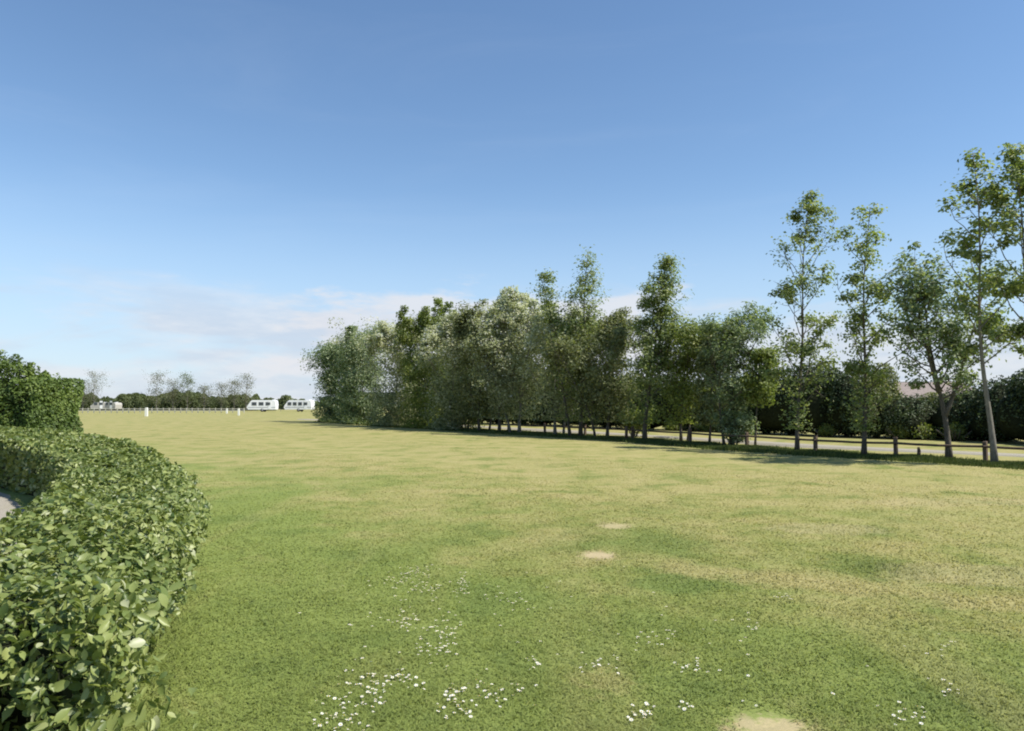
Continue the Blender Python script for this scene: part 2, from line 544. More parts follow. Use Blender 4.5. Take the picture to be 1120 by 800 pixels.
def blob_core(name, mat, parent, rx, ry, z0, z1, seed):
    """lumpy inner hull, coloured near-black as the shade between the leaves"""
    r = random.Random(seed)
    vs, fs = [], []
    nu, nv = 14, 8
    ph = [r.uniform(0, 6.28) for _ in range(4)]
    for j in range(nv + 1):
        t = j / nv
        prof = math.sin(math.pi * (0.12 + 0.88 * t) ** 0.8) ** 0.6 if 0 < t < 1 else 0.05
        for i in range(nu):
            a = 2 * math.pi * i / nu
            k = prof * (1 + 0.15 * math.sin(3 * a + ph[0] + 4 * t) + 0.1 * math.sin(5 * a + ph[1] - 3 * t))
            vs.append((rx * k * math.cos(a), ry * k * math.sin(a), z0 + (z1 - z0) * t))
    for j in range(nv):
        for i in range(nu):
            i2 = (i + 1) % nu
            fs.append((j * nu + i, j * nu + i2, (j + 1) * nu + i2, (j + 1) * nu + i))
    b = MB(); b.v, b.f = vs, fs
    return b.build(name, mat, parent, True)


# ------------------------------------------------------------------ ground, lane, path
def grid_sheet():
    xs = np.concatenate([-np.geomspace(3000, 31, 14), np.linspace(-30, 30, 81), np.geomspace(31, 3000, 14)])
    ys = np.concatenate([-np.geomspace(3000, 11, 12), np.linspace(-10, 70, 107), np.geomspace(72, 3000, 16)])
    X, Y = np.meshgrid(xs, ys)
    amp = np.clip((np.hypot(X, Y) - 5) / 20, 0, 1) * np.clip((90 - np.hypot(X, Y)) / 30, 0, 1)
    Z = amp * (0.04 * np.sin(X * 0.35 + 1.2) * np.cos(Y * 0.22) + 0.03 * np.sin(X * 0.9 + Y * 0.6)) - 0.02 * amp
    V = np.stack([X, Y, Z], -1).reshape(-1, 3)
    nx, ny = len(xs), len(ys)
    i = (np.arange(ny - 1)[:, None] * nx + np.arange(nx - 1)[None, :]).reshape(-1, 1)
    F = np.concatenate([i, i + 1, i + nx + 1, i + nx], 1)
    return np_mesh('ground', V, F, np.full(len(i), 4), m_grass)


tag(grid_sheet(), kind='structure')

# tree row runs from right foreground to left distance
ROW = [ground(1088, 508), ground(945, 498), ground(872, 494), ground(705, 482), ground(617, 476), ground(500, 469.5), ground(360, 461)]


def poly_at(line, y):
    for a, b in zip(line, line[1:]):
        if a.y <= y <= b.y:
            return a.x + (b.x - a.x) * (y - a.y) / (b.y - a.y)
    a, b = (line[0], line[1]) if y < line[0].y else (line[-2], line[-1])
    return a.x + (b.x - a.x) * (y - a.y) / (b.y - a.y)


# lane behind the fence, a flat strip following the row
lane_pts = [(1560, 529), (1330, 512), (1120, 499.5), (980, 493), (880, 488), (760, 480.5), (700, 477), (620, 472), (560, 469), (500, 466), (420, 462.5), (330, 459)]
lane = MB()
c_ = [ground(a, b) for a, b in lane_pts]
for k, q in enumerate(c_):
    d = (c_[min(k + 1, len(c_) - 1)] - c_[max(k - 1, 0)]).normalized()
    nrm = Vector((d.y, -d.x, 0))
    lane.v += [tuple(q - nrm * 0.42 + Vector((0, 0, 0.045))), tuple(q + nrm * 0.6 + Vector((0, 0, 0.045)))]
    lane.v += [tuple(q - nrm * 0.7 + Vector((0, 0, -0.08))), tuple(q + nrm * 0.9 + Vector((0, 0, -0.08)))]
for k in range(len(c_) - 1):
    b = 4 * k
    lane.f += [(b, b + 1, b + 5, b + 4), (b + 2, b, b + 4, b + 6), (b + 1, b + 3, b + 7, b + 5)]
tag(lane.build('lane', m_gravel), kind='structure')

# low hedge footprint: outer (lawn) side and inner (path) side
OUT = [(-1.24, 2.35), (-1.42, 2.85), (-1.70, 3.6), (-1.98, 4.6), (-2.30, 5.5), (-3.05, 7.1), (-4.25, 9.2), (-6.7, 12.8), (-10.6, 17.6), (-16.5, 23.0), (-23, 28)]
INN = [(-2.25, 2.15), (-2.65, 3.0), (-2.85, 3.8), (-3.15, 4.7), (-3.75, 5.9), (-4.4, 7.1), (-5.0, 8.3), (-5.75, 9.5), (-7.9, 12.2), (-10.2, 14.3), (-19, 19.5)]

path = MB()
edge = [(x - 0.12, y) for x, y in INN]
path.v = [(-60, -12, 0.006), (-2.4, -12, 0.006)] + [(x, y, 0.006) for x, y in edge] + [(-60, 36, 0.006)]
path.f = [tuple(range(len(path.v)))]
tag(path.build('path', m_gravel), kind='structure')


# ------------------------------------------------------------------ low clipped hedge
def lerp_line(L, t):
    f = t * (len(L) - 1)
    i = np.minimum(f.astype(int), len(L) - 2)
    A = np.array(L)
    fr = (f - i)[:, None]
    return A[i] * (1 - fr) + A[i + 1] * fr


def hump(t, u, seed=0.0):
    p = lerp_line(OUT, t) * (1 - u[:, None]) + lerp_line(INN, t) * u[:, None]
    lump = 0.035 * np.sin(p[:, 0] * 3.1 + p[:, 1] * 2.3) + 0.03 * np.sin(p[:, 0] * 1.3 - p[:, 1] * 1.9 + 1) + 0.02 * np.sin(7 * p[:, 0] + 1.5) * np.sin(6 * p[:, 1])
    H = 0.96 + lump
    return p, H


def low_hedge():
    root = empty('low_hedge', (-3, 6, 0))
    tag(root, 'low clipped hedge with broad glossy yellow green leaves curving beside the lawn', 'hedge')
    root.location = (0, 0, 0)
    P, Nn, Vv, S = [], [], [], []
    for (t0, t1, dens, size) in ((0.0, 0.2, 2100, 0.050), (0.2, 0.4, 1900, 0.050), (0.4, 0.6, 1200, 0.054), (0.6, 0.8, 330, 0.085), (0.8, 1.0, 150, 0.13)):
        # area estimate
        tt = np.linspace(t0, t1, 9)
        o = lerp_line(OUT, tt); i_ = lerp_line(INN, tt)
        area = np.sum(np.linalg.norm(np.diff((o + i_) / 2, axis=0), axis=1)) * np.mean(np.linalg.norm(o - i_, axis=1))
        per = np.sum(np.linalg.norm(np.diff(o, axis=0), axis=1))
        n = int(area * dens)
        t = rng.uniform(t0, t1, n); u = rng.random(n)
        p, H = hump(t, u)
        dist = np.minimum(u, 1 - u) * np.linalg.norm(lerp_line(OUT, t) - lerp_line(INN, t), axis=1)
        dn = lerp_line(OUT, np.clip(t - 0.0, 0, 1))
        endd = np.clip((p[:, 1] - 2.25), 0, 9)
        dd = np.minimum(dist, endd)
        drop = 0.16 * np.clip(1 - dd / 0.22, 0, 1) ** 2
        depth = rng.exponential(0.07, n)
        hole = np.sin(p[:, 0] * 12 + 2 * np.sin(p[:, 1] * 6)) * np.sin(p[:, 1] * 13 + 2 * np.sin(p[:, 0] * 7))
        depth = depth + 0.07 * np.clip(hole, 0, 1)
        z = H - drop - depth
        side = lerp_line(OUT, t) - lerp_line(INN, t); side = side / np.linalg.norm(side, axis=1, keepdims=True)
        k = np.clip(1 - dist / 0.22, 0, 1) * np.where(u < 0.5, 1, -1)
        nr = np.stack([side[:, 0] * k * 0.9, side[:, 1] * k * 0.9, np.ones(n)], 1)
        P.append(np.column_stack([p, z])); Nn.append(nr); S.append(np.full(n, size)); Vv.append(0.5 + 0.0 * depth)
        # both flanks
        for L, sgn in ((OUT, 1), (INN, -1)):
            n = int(per * 0.95 * dens * 0.75)
            t = rng.uniform(t0, t1, n)
            p = lerp_line(L, t)
            zz = rng.random(n) * 0.93
            lump = 0.05 * np.sin(p[:, 1] * 4 + zz * 5) + 0.04 * np.sin(p[:, 1] * 9 - zz * 7)
            prof = -0.36 * np.clip(1 - zz / 0.62, 0, 1) ** 1.15 - 0.10 * np.clip((zz - 0.78) / 0.15, 0, 1) ** 2
            inn = rng.exponential(0.08, n)
            side = (lerp_line(OUT, t) - lerp_line(INN, t)); side = side / np.linalg.norm(side, axis=1, keepdims=True) * sgn
            hole = np.sin(p[:, 1] * 13 + 2 * np.sin(zz * 9)) * np.sin(zz * 17 + p[:, 0] * 11 + 2 * np.sin(p[:, 1] * 5))
            inn = inn + 0.11 * np.clip(hole, 0, 1)
            off = (prof + lump - inn)[:, None]
            p = p + side * off
            P.append(np.column_stack([p, zz])); Nn.append(np.column_stack([side, np.full(n, 0.45)])); S.append(np.full(n, size)); Vv.append(np.full(n, 0.5))
    # near end face
    n = int(1.2 * 0.95 * 2200)
    u = rng.random(n)
    p = np.array(OUT[0]) * (1 - u[:, None]) + np.array(INN[0]) * u[:, None]
    zz = rng.random(n) * 0.93
    hole = np.sin(p[:, 0] * 16 + 2 * np.sin(zz * 8)) * np.sin(zz * 15 + p[:, 0] * 7)
    p[:, 1] += -0.02 + 0.05 * np.sin(u * 9 + zz * 6) + rng.exponential(0.07, n) + 0.12 * np.clip(hole, 0, 1) + 0.25 * np.clip(1 - zz / 0.6, 0, 1) + 0.25 * np.clip(1 - np.minimum(u, 1 - u) / 0.2, 0, 1) ** 2 + 0.12 * np.clip((zz - 0.78) / 0.15, 0, 1) ** 2
    P.append(np.column_stack([p, zz])); Nn.append(np.tile([0.05, -0.9, 0.45], (n, 1))); S.append(np.full(n, 0.054)); Vv.append(np.full(n, 0.5))
    P = np.concatenate(P); Nn = unit(np.concatenate(Nn)); S = np.concatenate(S)[:, None]
    # young shoots give patches of paler leaves
    v = np.clip(0.46 + 0.23 * rng.normal(size=len(P)) + 0.12 * np.sin(P[:, 0] * 2.7 + P[:, 1] * 1.7) * np.sin(P[:, 1] * 3.3), 0, 1)
    broad_leaves('leaves', P, Nn, S, m_hleaf, root, v, rng)
    # inner hull, the shade of the gaps painted in as near-black
    b = MB()
    T = np.linspace(0.0, 1, 41)
    o = lerp_line(OUT, T); i_ = lerp_line(INN, T)
    rows = []
    for a, c in zip(o, i_):
        d = (c - a) / np.linalg.norm(c - a)
        a2 = a + d * 0.30; c2 = c - d * 0.30
        a3 = a + d * 0.46; c3 = c - d * 0.46
        rows.append([(a3[0], a3[1], 0), (a2[0], a2[1], 0.4), (a2[0], a2[1], 0.60), (a3[0], a3[1], 0.72), (c3[0], c3[1], 0.72), (c2[0], c2[1], 0.60), (c2[0], c2[1], 0.4), (c3[0], c3[1], 0)])
    rows[0] = [(x * .8 + (a3[0] + c3[0]) * 0 - 0.33, y + 0.3, z) for x, y, z in rows[0]]
    for r_ in rows: b.v += r_
    for k in range(len(rows) - 1):
        for j in range(7):
            b.f.append((8 * k + j, 8 * k + j + 1, 8 * k + j + 9, 8 * k + j + 8))
    b.f.append(tuple(range(8)))
    # woody stems near the end and along the lawn side
    s = b
    rr = random.Random(3)
    for k in range(110):
        t = np.array([rr.uniform(0, 0.62)]); u = np.array([rr.uniform(0.25, 0.75)])
        p = (lerp_line(OUT, t) * (1 - u) + lerp_line(INN, t) * u)[0]
        if t[0] < 0.04: p[1] += 0.25
        x, y = p
        q = [(x, y, 0)]
        for j in range(4):
            x += rr.uniform(-0.05, 0.05); y += rr.uniform(-0.05, 0.05)
            q.append((x, y, 0.21 * (j + 1)))
        s.tube(q, [0.012, 0.01, 0.008, 0.006, 0.004], 5)
    b.build('shade_core', m_core, root)  # hull coloured as inner shade, together with the woody stems
    return root


low_hedge()


# ------------------------------------------------------------------ trees
def sample_leaves(tips, n, sigma, rr):
    idx = rr.integers(0, len(tips), n)
    return tips[idx] + rr.normal(size=(n, 3)) * sigma


def make_tree(name, label, cat, base, h, rad, mat, bark, seed, crown_base=0.25, n_leaves=9000, leaf=0.11,
              nb=34, sigma=0.14, lean=(0, 0), wind=0.25, rise=1.0, tr=None, fork=0, prof='poplar', group=None,
              low=0, width=0.62, clump=0.45, patchy=1.0, shoots=0, forks=None, silver_top=0.0, stems=None):
    rr = np.random.default_rng(seed); r = random.Random(seed)
    root = empty(name, base)
    tag(root, label, cat, group)
    tr = (tr or 0.011 * h + 0.03) * (0.68 if prof == 'poplar' else 0.85)
    m = MB()
    tips = []
    trunks = stems or ([(0, 0)] if not fork else [(0, 0)] + [(r.uniform(-0.06, 0.06), r.uniform(-0.06, 0.06)) for _ in range(fork)])
    if forks: trunks = [(0, 0)] * (len(forks) + 1)
    for ti, (ox, oy) in enumerate(trunks):
        hh = h * (1.0 if ti == 0 else r.uniform(0.72, 0.95))
        ln = Vector((lean[0], lean[1], 0)) * (1 if ti == 0 else -0.6) + Vector((ox, oy, 0)) * 3.0
        ph = r.uniform(0, 6)
        def trunk_p(t, ti=ti, ox=ox, oy=oy, ln=ln, ph=ph, hh=hh):
            if ti > 0 and forks:
                t0, fx, fy = forks[ti - 1]
                a_ = main_p(t0); u_ = t
                return a_ + Vector((fx * u_ ** 0.85, fy * u_, (hh - a_.z) * u_))
            return Vector((ox + ln.x * t ** 1.3 + 0.05 * h * math.sin(ph + 6 * t) * t * (1.2 - t) * 0.7 + wind * 0.8 * t * t,
                           oy + ln.y * t ** 1.3 + 0.03 * h * math.cos(ph * 2 + 4 * t) * t * 0.5, hh * t))
        if ti == 0: main_p = trunk_p
        K = 14
        rt = tr * (1.0 if ti == 0 else 0.75)
        pts = [trunk_p(k / K) for k in range(K + 1)]
        if not (ti and forks): pts[0] = pts[0] - Vector((0, 0, 0.06))
        cb = 0.12 if (ti and forks) else crown_base
        m.tube(pts, [rt * (1.3 if k == 0 else 1) * (0.08 + 0.92 * (1 - k / K) ** 1.7) + 0.005 for k in range(K + 1)], 9)
        nbt = nb if ti == 0 else int(nb * 0.7)
        for b in range(nbt):
            t = cb + (0.985 - cb) * ((b + r.random()) / nbt)
            s = (t - cb) / (1 - cb)
            if prof == 'poplar':
                pr = (0.5 + 0.55 * math.sin(math.pi * min(1, s * 0.95 + 0.05))) * (1 - 0.3 * s)
            elif prof == 'round':
                pr = math.sqrt(max(0.03, 1 - (2 * s - 0.85) ** 2 / 1.5))
            elif prof == 'vase':
                pr = 0.35 + 0.75 * math.sin(math.pi * min(1, 0.2 + 0.75 * s))
            else:
                pr = 1.05 - 0.62 * s
            L = rad * pr * (1.5 if prof == 'poplar' else 1.12) * (r.uniform(0.35, 1.0) + (r.uniform(0.2, 0.5) if r.random() < 0.22 else 0))
            if prof in ('poplar', 'cone'): L *= 1 - 0.68 * max(0, (s - 0.6) / 0.4) ** 1.2
            az = b * 2.4 + r.uniform(-0.5, 0.5)
            up = rise * (1.35 if prof == 'poplar' else 1.0) * r.uniform(0.6, 1.25)
            o = trunk_p(t)
            dirv = Vector((math.cos(az), math.sin(az), up)).normalized()
            q = [o]
            for k in range(1, 6):
                f = k / 5
                d = dirv + Vector((wind * f, 0, 0.25 * f * rise - 0.1)) + Vector((r.uniform(-.16, .16), r.uniform(-.16, .16), r.uniform(-.12, .12)))
                e_ = q[-1] + d.normalized() * (L * 1.12 / 5)
                zc = h * 0.93
                if e_.z > zc and e_.z > q[-1].z: e_.z = q[-1].z + (e_.z - q[-1].z) * max(0.12, 1 - (e_.z - zc) / (h * 0.12))
                q.append(e_)
            r0 = max(0.007, rt * 0.38 * (1 - 0.8 * t))
            m.tube(q, [r0 * (1 - 0.85 * k / 5) + 0.003 for k in range(6)], 5, False)
            for k in range(5 if L > 0.5 else 3):
                f = r.uniform(0.55 if prof == 'poplar' else 0.3, 1.0)
                i = min(4, int(f * 5)); o2 = q[i].lerp(q[i + 1], f * 5 - i)
                d = Vector((r.uniform(-1, 1) + wind * 0.8, r.uniform(-1, 1), r.uniform(-0.25, 1.1))).normalized()
                l2 = L * r.uniform(0.18, 0.42) + 0.05
                e = o2 + d * l2
                mid = o2.lerp(e, 0.5) + Vector((0, 0, -0.04 * l2))
                m.tube([o2, mid, e], [r0 * 0.4 + 0.002, r0 * 0.25 + 0.002, 0.002], 4, False)
                w = r.uniform(0.3, 1.0)
                for g in (0.45, 0.75, 1.0, 1.12):
                    if r.random() < w + 0.15:
                        tips.append(o2.lerp(e, g))
    # long new shoots standing out of the top, bent by the wind
    for k in range(shoots):
        a = r.uniform(0, 6.28); d = rad * 0.75 * math.sqrt(r.random())
        zt = h * (1.0 - 0.25 * (d / rad) ** 2)
        o = Vector((lean[0] + d * math.cos(a), lean[1] + d * math.sin(a), zt - 0.16 * h))
        l = h * r.uniform(0.18, 0.36)
        e = o + Vector((wind * l * r.uniform(0.3, 1.3), r.uniform(-.1, .1) * l, l))
        m.tube([o, o.lerp(e, .5), e], [0.016, 0.011, 0.005], 4, False)
        for g in (0.3, 0.5, 0.65, 0.78, 0.88, 0.96, 1.0):
            if r.random() < 0.8:
                tips.append(o.lerp(e, g) + Vector((r.uniform(-.12, .2), r.uniform(-.15, .15), 0)))
    m.build('trunk', bark, root, True)
    tips = np.array([tuple(x) for x in tips])
    # clumps: some tips carry more leaves than others
    grp = np.floor(tips / (clump * 1.0) + rr.random(3)).astype(int)
    key = np.sin(grp[:, 0] * 12.9898 + grp[:, 1] * 78.233 + grp[:, 2] * 37.719) * 43758.5453
    key = key - np.floor(key)
    wgt = (rr.random(len(tips)) + 0.15) * (key ** patchy + 0.02)
    ns_ = shoots * 6
    if shoots: wgt[-ns_:] = 1.1 + 0.5 * rr.random(len(wgt[-ns_:]))
    idx = rr.choice(len(tips), n_leaves, p=wgt / wgt.sum())
    sgt = sigma * (0.55 + 0.9 * rr.random(len(tips)))
    if shoots: sgt[-ns_:] = np.clip(sgt[-ns_:], 0.1, 0.15)
    sg = sgt[idx][:, None]
    pts = tips[idx] + np.clip(rr.normal(size=(n_leaves, 3)), -1.5, 1.5) * sg * np.array([1.15, 1.0, 0.8])
    if low:
        a = rr.uniform(0, 2 * np.pi, low); rd = rad * (0.75 if prof != 'poplar' else 0.5) * np.sqrt(rr.random(low))
        zz = rr.random(low) ** 1.3 * h * 0.35 + (0.08 if crown_base < 0.115 else 0.75)
        lum = 0.75 + 0.3 * np.sin(a * 3 + zz * 4)
        pts = np.concatenate([pts, np.column_stack([rd * lum * np.cos(a), rd * lum * np.sin(a), zz])])
        idx = np.concatenate([idx, rr.integers(0, len(tips), low)])
    okp = pts[:, 2] > 0.08; pts = pts[okp]; idx = idx[okp]
    cv = (rr.random(len(tips)) - 0.5) * 0.35
    v = np.clip(0.42 + cv[idx] + rr.normal(size=len(pts)) * 0.2 + silver_top * (pts[:, 2] / h - 0.4), 0, 1)
    cen = tips[idx]
    outw = unit(pts - cen + 1e-6) * 0.9 + unit((pts - np.array([0, 0, h * 0.45])) * np.array([1, 1, 0.5])) * 0.7
    nr = unit(outw + rr.normal(size=(len(pts), 3)) * 0.45 + np.array([0, 0, 0.65]))
    small_leaves('crown', pts, nr, leaf, mat, root, v, rr, width, 0.0, 0.3, 1.3 * min(1, wind * 3))
    return root


def row_tree(label, px, py, tpx, tpy, hw, **k):
    """a tree of the row: trunk foot on the ground, height and spread from its distance"""
    b = ground(px, py)
    h = z_at(tpy, b.y)
    rad = hw / FPX * b.y
    h *= {'poplar': 0.985, 'cone': 0.97}.get(k.get('prof', 'poplar') if 'mat' in k and k['mat'] is m_poplar else 'x', 0.91)
    lx = (tpx - px) / FPX * b.y
    return make_tree(k.pop('name', 'poplar_tree'), label, 'tree', b, h, rad, lean=(lx, 0), group='windblown trees in the row along the fence', **k)


row_tree('tall thin poplar cut off by the right edge of the picture', 1146, 511.5, 1104, 168, 50, mat=m_poplar, bark=m_bark, seed=11, clump=0.35, patchy=2.5, crown_base=0.36, n_leaves=4600, leaf=0.115, nb=26, sigma=0.13, wind=0.35, tr=0.111)
row_tree('tallest slender poplar with sparse tufted leaves, last full tree on the right', 1088, 508, 1058, 164, 42, mat=m_poplar, bark=m_barkl, seed=12, clump=0.35, patchy=2.5, crown_base=0.30, n_leaves=4200, leaf=0.115, nb=28, sigma=0.125, wind=0.4, tr=0.115)
row_tree('wide open crowned tree with forked grey trunk, left of the tallest poplar', 1038, 502, 1006, 268, 48, name='forked_tree', mat=m_willow, bark=m_bark, seed=13, clump=0.5, patchy=1.8, crown_base=0.28, n_leaves=8500, leaf=0.115, nb=24, sigma=0.15, wind=0.2, tr=0.105, prof='vase', rise=0.8, forks=[(0.22, 1.5, 0.2), (0.34, -0.9, -0.3)])
row_tree('slender poplar with thin bare middle stem and leaf tufts bunched at its top', 945, 498, 948, 222, 38, mat=m_poplar, bark=m_bark, seed=14, clump=0.35, patchy=2.5, crown_base=0.14, low=800, n_leaves=4000, leaf=0.115, nb=30, sigma=0.13, wind=0.4, tr=0.106)
row_tree('narrow pointed poplar with small scattered leaves, left of two slender ones', 872, 494, 886, 205, 38, mat=m_poplar, bark=m_bark, seed=15, clump=0.35, patchy=2.0, crown_base=0.14, low=800, n_leaves=5600, leaf=0.11, nb=36, sigma=0.13, wind=0.25, tr=0.102)
row_tree('small yellow green sapling tree with thin leaning stem', 826, 488, 836, 376, 24, name='sapling_tree', mat=m_lime, bark=m_bark, seed=16, crown_base=0.4, n_leaves=4200, leaf=0.12, nb=16, sigma=0.16, wind=0.2, tr=0.051, prof='round')
row_tree('dark grey green willow with feathery windblown top and two stems', 800, 487, 802, 338, 33, name='willow_tree', mat=m_willow, bark=m_bark, shoots=11, low=1400, seed=17, patchy=1.5, crown_base=0.22, n_leaves=9500, leaf=0.13, nb=30, sigma=0.16, wind=0.5, tr=0.085, prof='vase', stems=[(0, 0), (-0.28, 0.0)], width=0.35)
row_tree('thin stemmed willow standing between low bush and forked willow', 776, 485, 782, 372, 24, name='willow_tree', mat=m_olive, bark=m_bark, shoots=11, low=1400, seed=18, crown_base=0.3, n_leaves=6500, leaf=0.13, nb=20, sigma=0.18, wind=0.3, tr=0.060, prof='round')
row_tree('yellow green bushy tree right of the poplar with a leaning top', 745, 482.5, 748, 352, 44, name='bushy_tree', mat=m_lime, bark=m_bark, stems=[(0, 0), (0.35, 0.3)], shoots=11, low=1400, seed=19, crown_base=0.24, patchy=1.4, n_leaves=16320, leaf=0.106, nb=28, sigma=0.24, wind=0.25, tr=0.076, prof='round')
row_tree('poplar with dense lower crown and a ragged leaning top, middle of the row', 705, 482, 726, 275, 42, mat=m_poplar, bark=m_bark, low=1400, seed=20, patchy=1.8, crown_base=0.22, n_leaves=12240, leaf=0.114, nb=44, sigma=0.18, wind=0.4, tr=0.119, prof='cone')
row_tree('broad dull olive tree with crooked leaning foot', 664, 479, 672, 346, 44, name='bushy_tree', mat=m_olive, bark=m_bark, stems=[(0, 0), (-0.55, 0.1)], shoots=11, low=1400, seed=21, crown_base=0.14, patchy=1.4, n_leaves=17680, leaf=0.122, nb=30, sigma=0.26, wind=0.2, tr=0.093, prof='round')
row_tree('poplar with a thin ragged spire high above its dense neighbours', 635, 477.5, 640, 270, 37, mat=m_poplar, bark=m_bark, stems=[(0, 0), (-0.5, 0.2)], low=1400, seed=22, patchy=2.0, crown_base=0.14, n_leaves=11560, leaf=0.122, nb=44, sigma=0.2, wind=0.3, tr=0.119, prof='cone')
row_tree('silvery tree just left of the thin ragged spire', 607, 476, 606, 345, 47, name='silver_poplar_tree', mat=m_silver, bark=m_barkl, stems=[(0, 0), (0.45, 0.2)], shoots=11, low=1400, seed=23, crown_base=0.16, patchy=1.4, n_leaves=20400, leaf=0.122, nb=30, sigma=0.27, wind=0.3, tr=0.102, prof='round', silver_top=0.35)
row_tree('silvery tree with pale leaning trunk at the left end of the gap under the row', 568, 473.5, 578, 338, 46, name='silver_poplar_tree', mat=m_silver, bark=m_barkl, stems=[(0, 0), (-0.5, 0.3)], shoots=11, low=1400, seed=24, crown_base=0.2, patchy=1.4, n_leaves=20400, leaf=0.129, nb=30, sigma=0.28, wind=0.3, tr=0.111, prof='round', silver_top=0.4)
row_tree('silver poplar with two or three ragged tufts poking from its top', 546, 472.5, 548, 314, 42, name='silver_poplar_tree', mat=m_silver, bark=m_bark, shoots=11, low=1400, seed=25, crown_base=0.15, patchy=1.4, n_leaves=20400, leaf=0.129, nb=38, sigma=0.26, wind=0.35, tr=0.111, prof='cone', silver_top=0.5)
row_tree('olive green tree under the ragged tufts of the silver poplar beside it', 524, 471.5, 522, 338, 46, name='bushy_tree', mat=m_olive, bark=m_bark, stems=[(0, 0), (0.6, 0.0)], shoots=11, low=1400, seed=26, crown_base=0.12, patchy=1.4, n_leaves=20400, leaf=0.137, nb=30, sigma=0.3, wind=0.2, tr=0.102, prof='round')
row_tree('silvery tree with rounded leafy top, right of the dense left end', 494, 470, 496, 345, 47, name='silver_poplar_tree', mat=m_silver, bark=m_barkl, shoots=11, seed=27, crown_base=0.1, patchy=1.4, n_leaves=21760, leaf=0.137, nb=32, sigma=0.32, wind=0.25, tr=0.102, prof='round', low=4500, silver_top=0.45)
row_tree('green tree with wispy upright shoots above the left part of the row', 465, 468, 462, 335, 43, name='bushy_tree', mat=m_lime, bark=m_bark, shoots=11, seed=28, crown_base=0.1, patchy=1.4, n_leaves=20400, leaf=0.144, nb=36, sigma=0.3, wind=0.2, tr=0.102, prof='cone', low=4500)
row_tree('palest silvery tree, third from the left end of the row', 434, 466, 432, 356, 47, name='silver_poplar_tree', mat=m_silver, bark=m_barkl, shoots=11, seed=29, crown_base=0.06, patchy=1.4, n_leaves=23120, leaf=0.144, nb=32, sigma=0.36, wind=0.15, tr=0.102, prof='round', low=6500, silver_top=0.4)
row_tree('rounded grey green tree, second from the left end of the row', 398, 463.5, 394, 362, 44, name='willow_tree', mat=m_willow, bark=m_bark, shoots=4, seed=30, crown_base=0.05, patchy=1.4, n_leaves=24480, leaf=0.152, nb=34, sigma=0.42, wind=0.1, tr=0.102, prof='round', low=8000)
row_tree('round dark green tree with foliage to the ground, leftmost of the row', 368, 461.5, 364, 380, 36, name='bushy_tree', mat=m_willow, bark=m_bark, shoots=4, seed=31, crown_base=0.04, patchy=1.4, n_leaves=23120, leaf=0.167, nb=34, sigma=0.45, wind=0.05, tr=0.102, prof='round', low=8000)


# ------------------------------------------------------------------ dark belt behind the lane
def make_bush(name, w, h, mat, seed, n=9000, leaf=0.13, core=0.78, lumps=11, bark=m_bark, loose=0.09):
    rr = np.random.default_rng(seed); r = random.Random(seed)
    root = empty(name, (0, 0, 0))
    # lumpy outline from several overlapping masses
    P, Nn = [], []
    C = []
    for k in range(lumps):
        a = r.uniform(0, 6.28); d = r.uniform(0, 0.55) * w
        s = r.uniform(0.38, 0.6)
        hz = r.uniform(0.25, 1 - s * 0.5) * h
        C.append((d * math.cos(a), d * math.sin(a) * 0.8, hz, w * s, h * s * 0.62))
    for (cx, cy, cz, rw, rh) in C:
        m_ = n // lumps
        u = unit(rr.normal(size=(m_, 3)))
        k = (1 + (0.45 if loose > 0.2 else 0) - rr.exponential(loose, m_))[:, None] * (1 + 0.1 * np.sin(u[:, :1] * 9 + u[:, 1:2] * 7 + seed))
        P.append(np.array([cx, cy, cz]) + u * k * np.array([rw, rw, rh])); Nn.append(u)
    P = np.concatenate(P); Nn = np.concatenate(Nn)
    ok = P[:, 2] > 0.05
    P, Nn = P[ok], Nn[ok]
    Nn[:, 2] += 0.4
    v = np.clip(0.45 + 0.22 * rr.normal(size=len(P)) + 0.15 * np.sin(P[:, 0] * 2.3 + P[:, 2] * 3), 0, 1)
    small_leaves('foliage', P, unit(Nn), leaf, mat, root, v, rr, 0.6, 0.2, 0.6)
    blob_core('shade_core', m_core, root, w * core, w * core * 0.8, 0.02, h * 0.86, seed)
    s = MB()
    for k in range(7):
        a = r.uniform(0, 6.28); x, y = 0.15 * math.cos(a), 0.15 * math.sin(a)
        s.tube([(x, y, -0.05), (x * 3, y * 3, h * 0.3), (x * 5 + r.uniform(-.1, .1), y * 5, h * 0.7)], [0.05, 0.035, 0.012], 6)
    s.build('stem', bark, root, True)
    return root


protos = [make_bush('evergreen_bush', 1.9, 3.6, m_dark, 41, 12000), make_bush('evergreen_bush', 2.2, 3.2, m_dark, 42, 12000, lumps=9),
          make_bush('evergreen_bush', 1.7, 3.9, m_olive, 43, 12000), make_bush('evergreen_bush', 2.0, 3.4, m_dark, 44, 12000, lumps=14)]
used = set()
ORD = 'first second third fourth fifth sixth seventh eighth ninth tenth eleventh twelfth thirteenth fourteenth fifteenth sixteenth seventeenth eighteenth nineteenth twentieth twenty-first twenty-second twenty-third twenty-fourth twenty-fifth twenty-sixth twenty-seventh'.split()
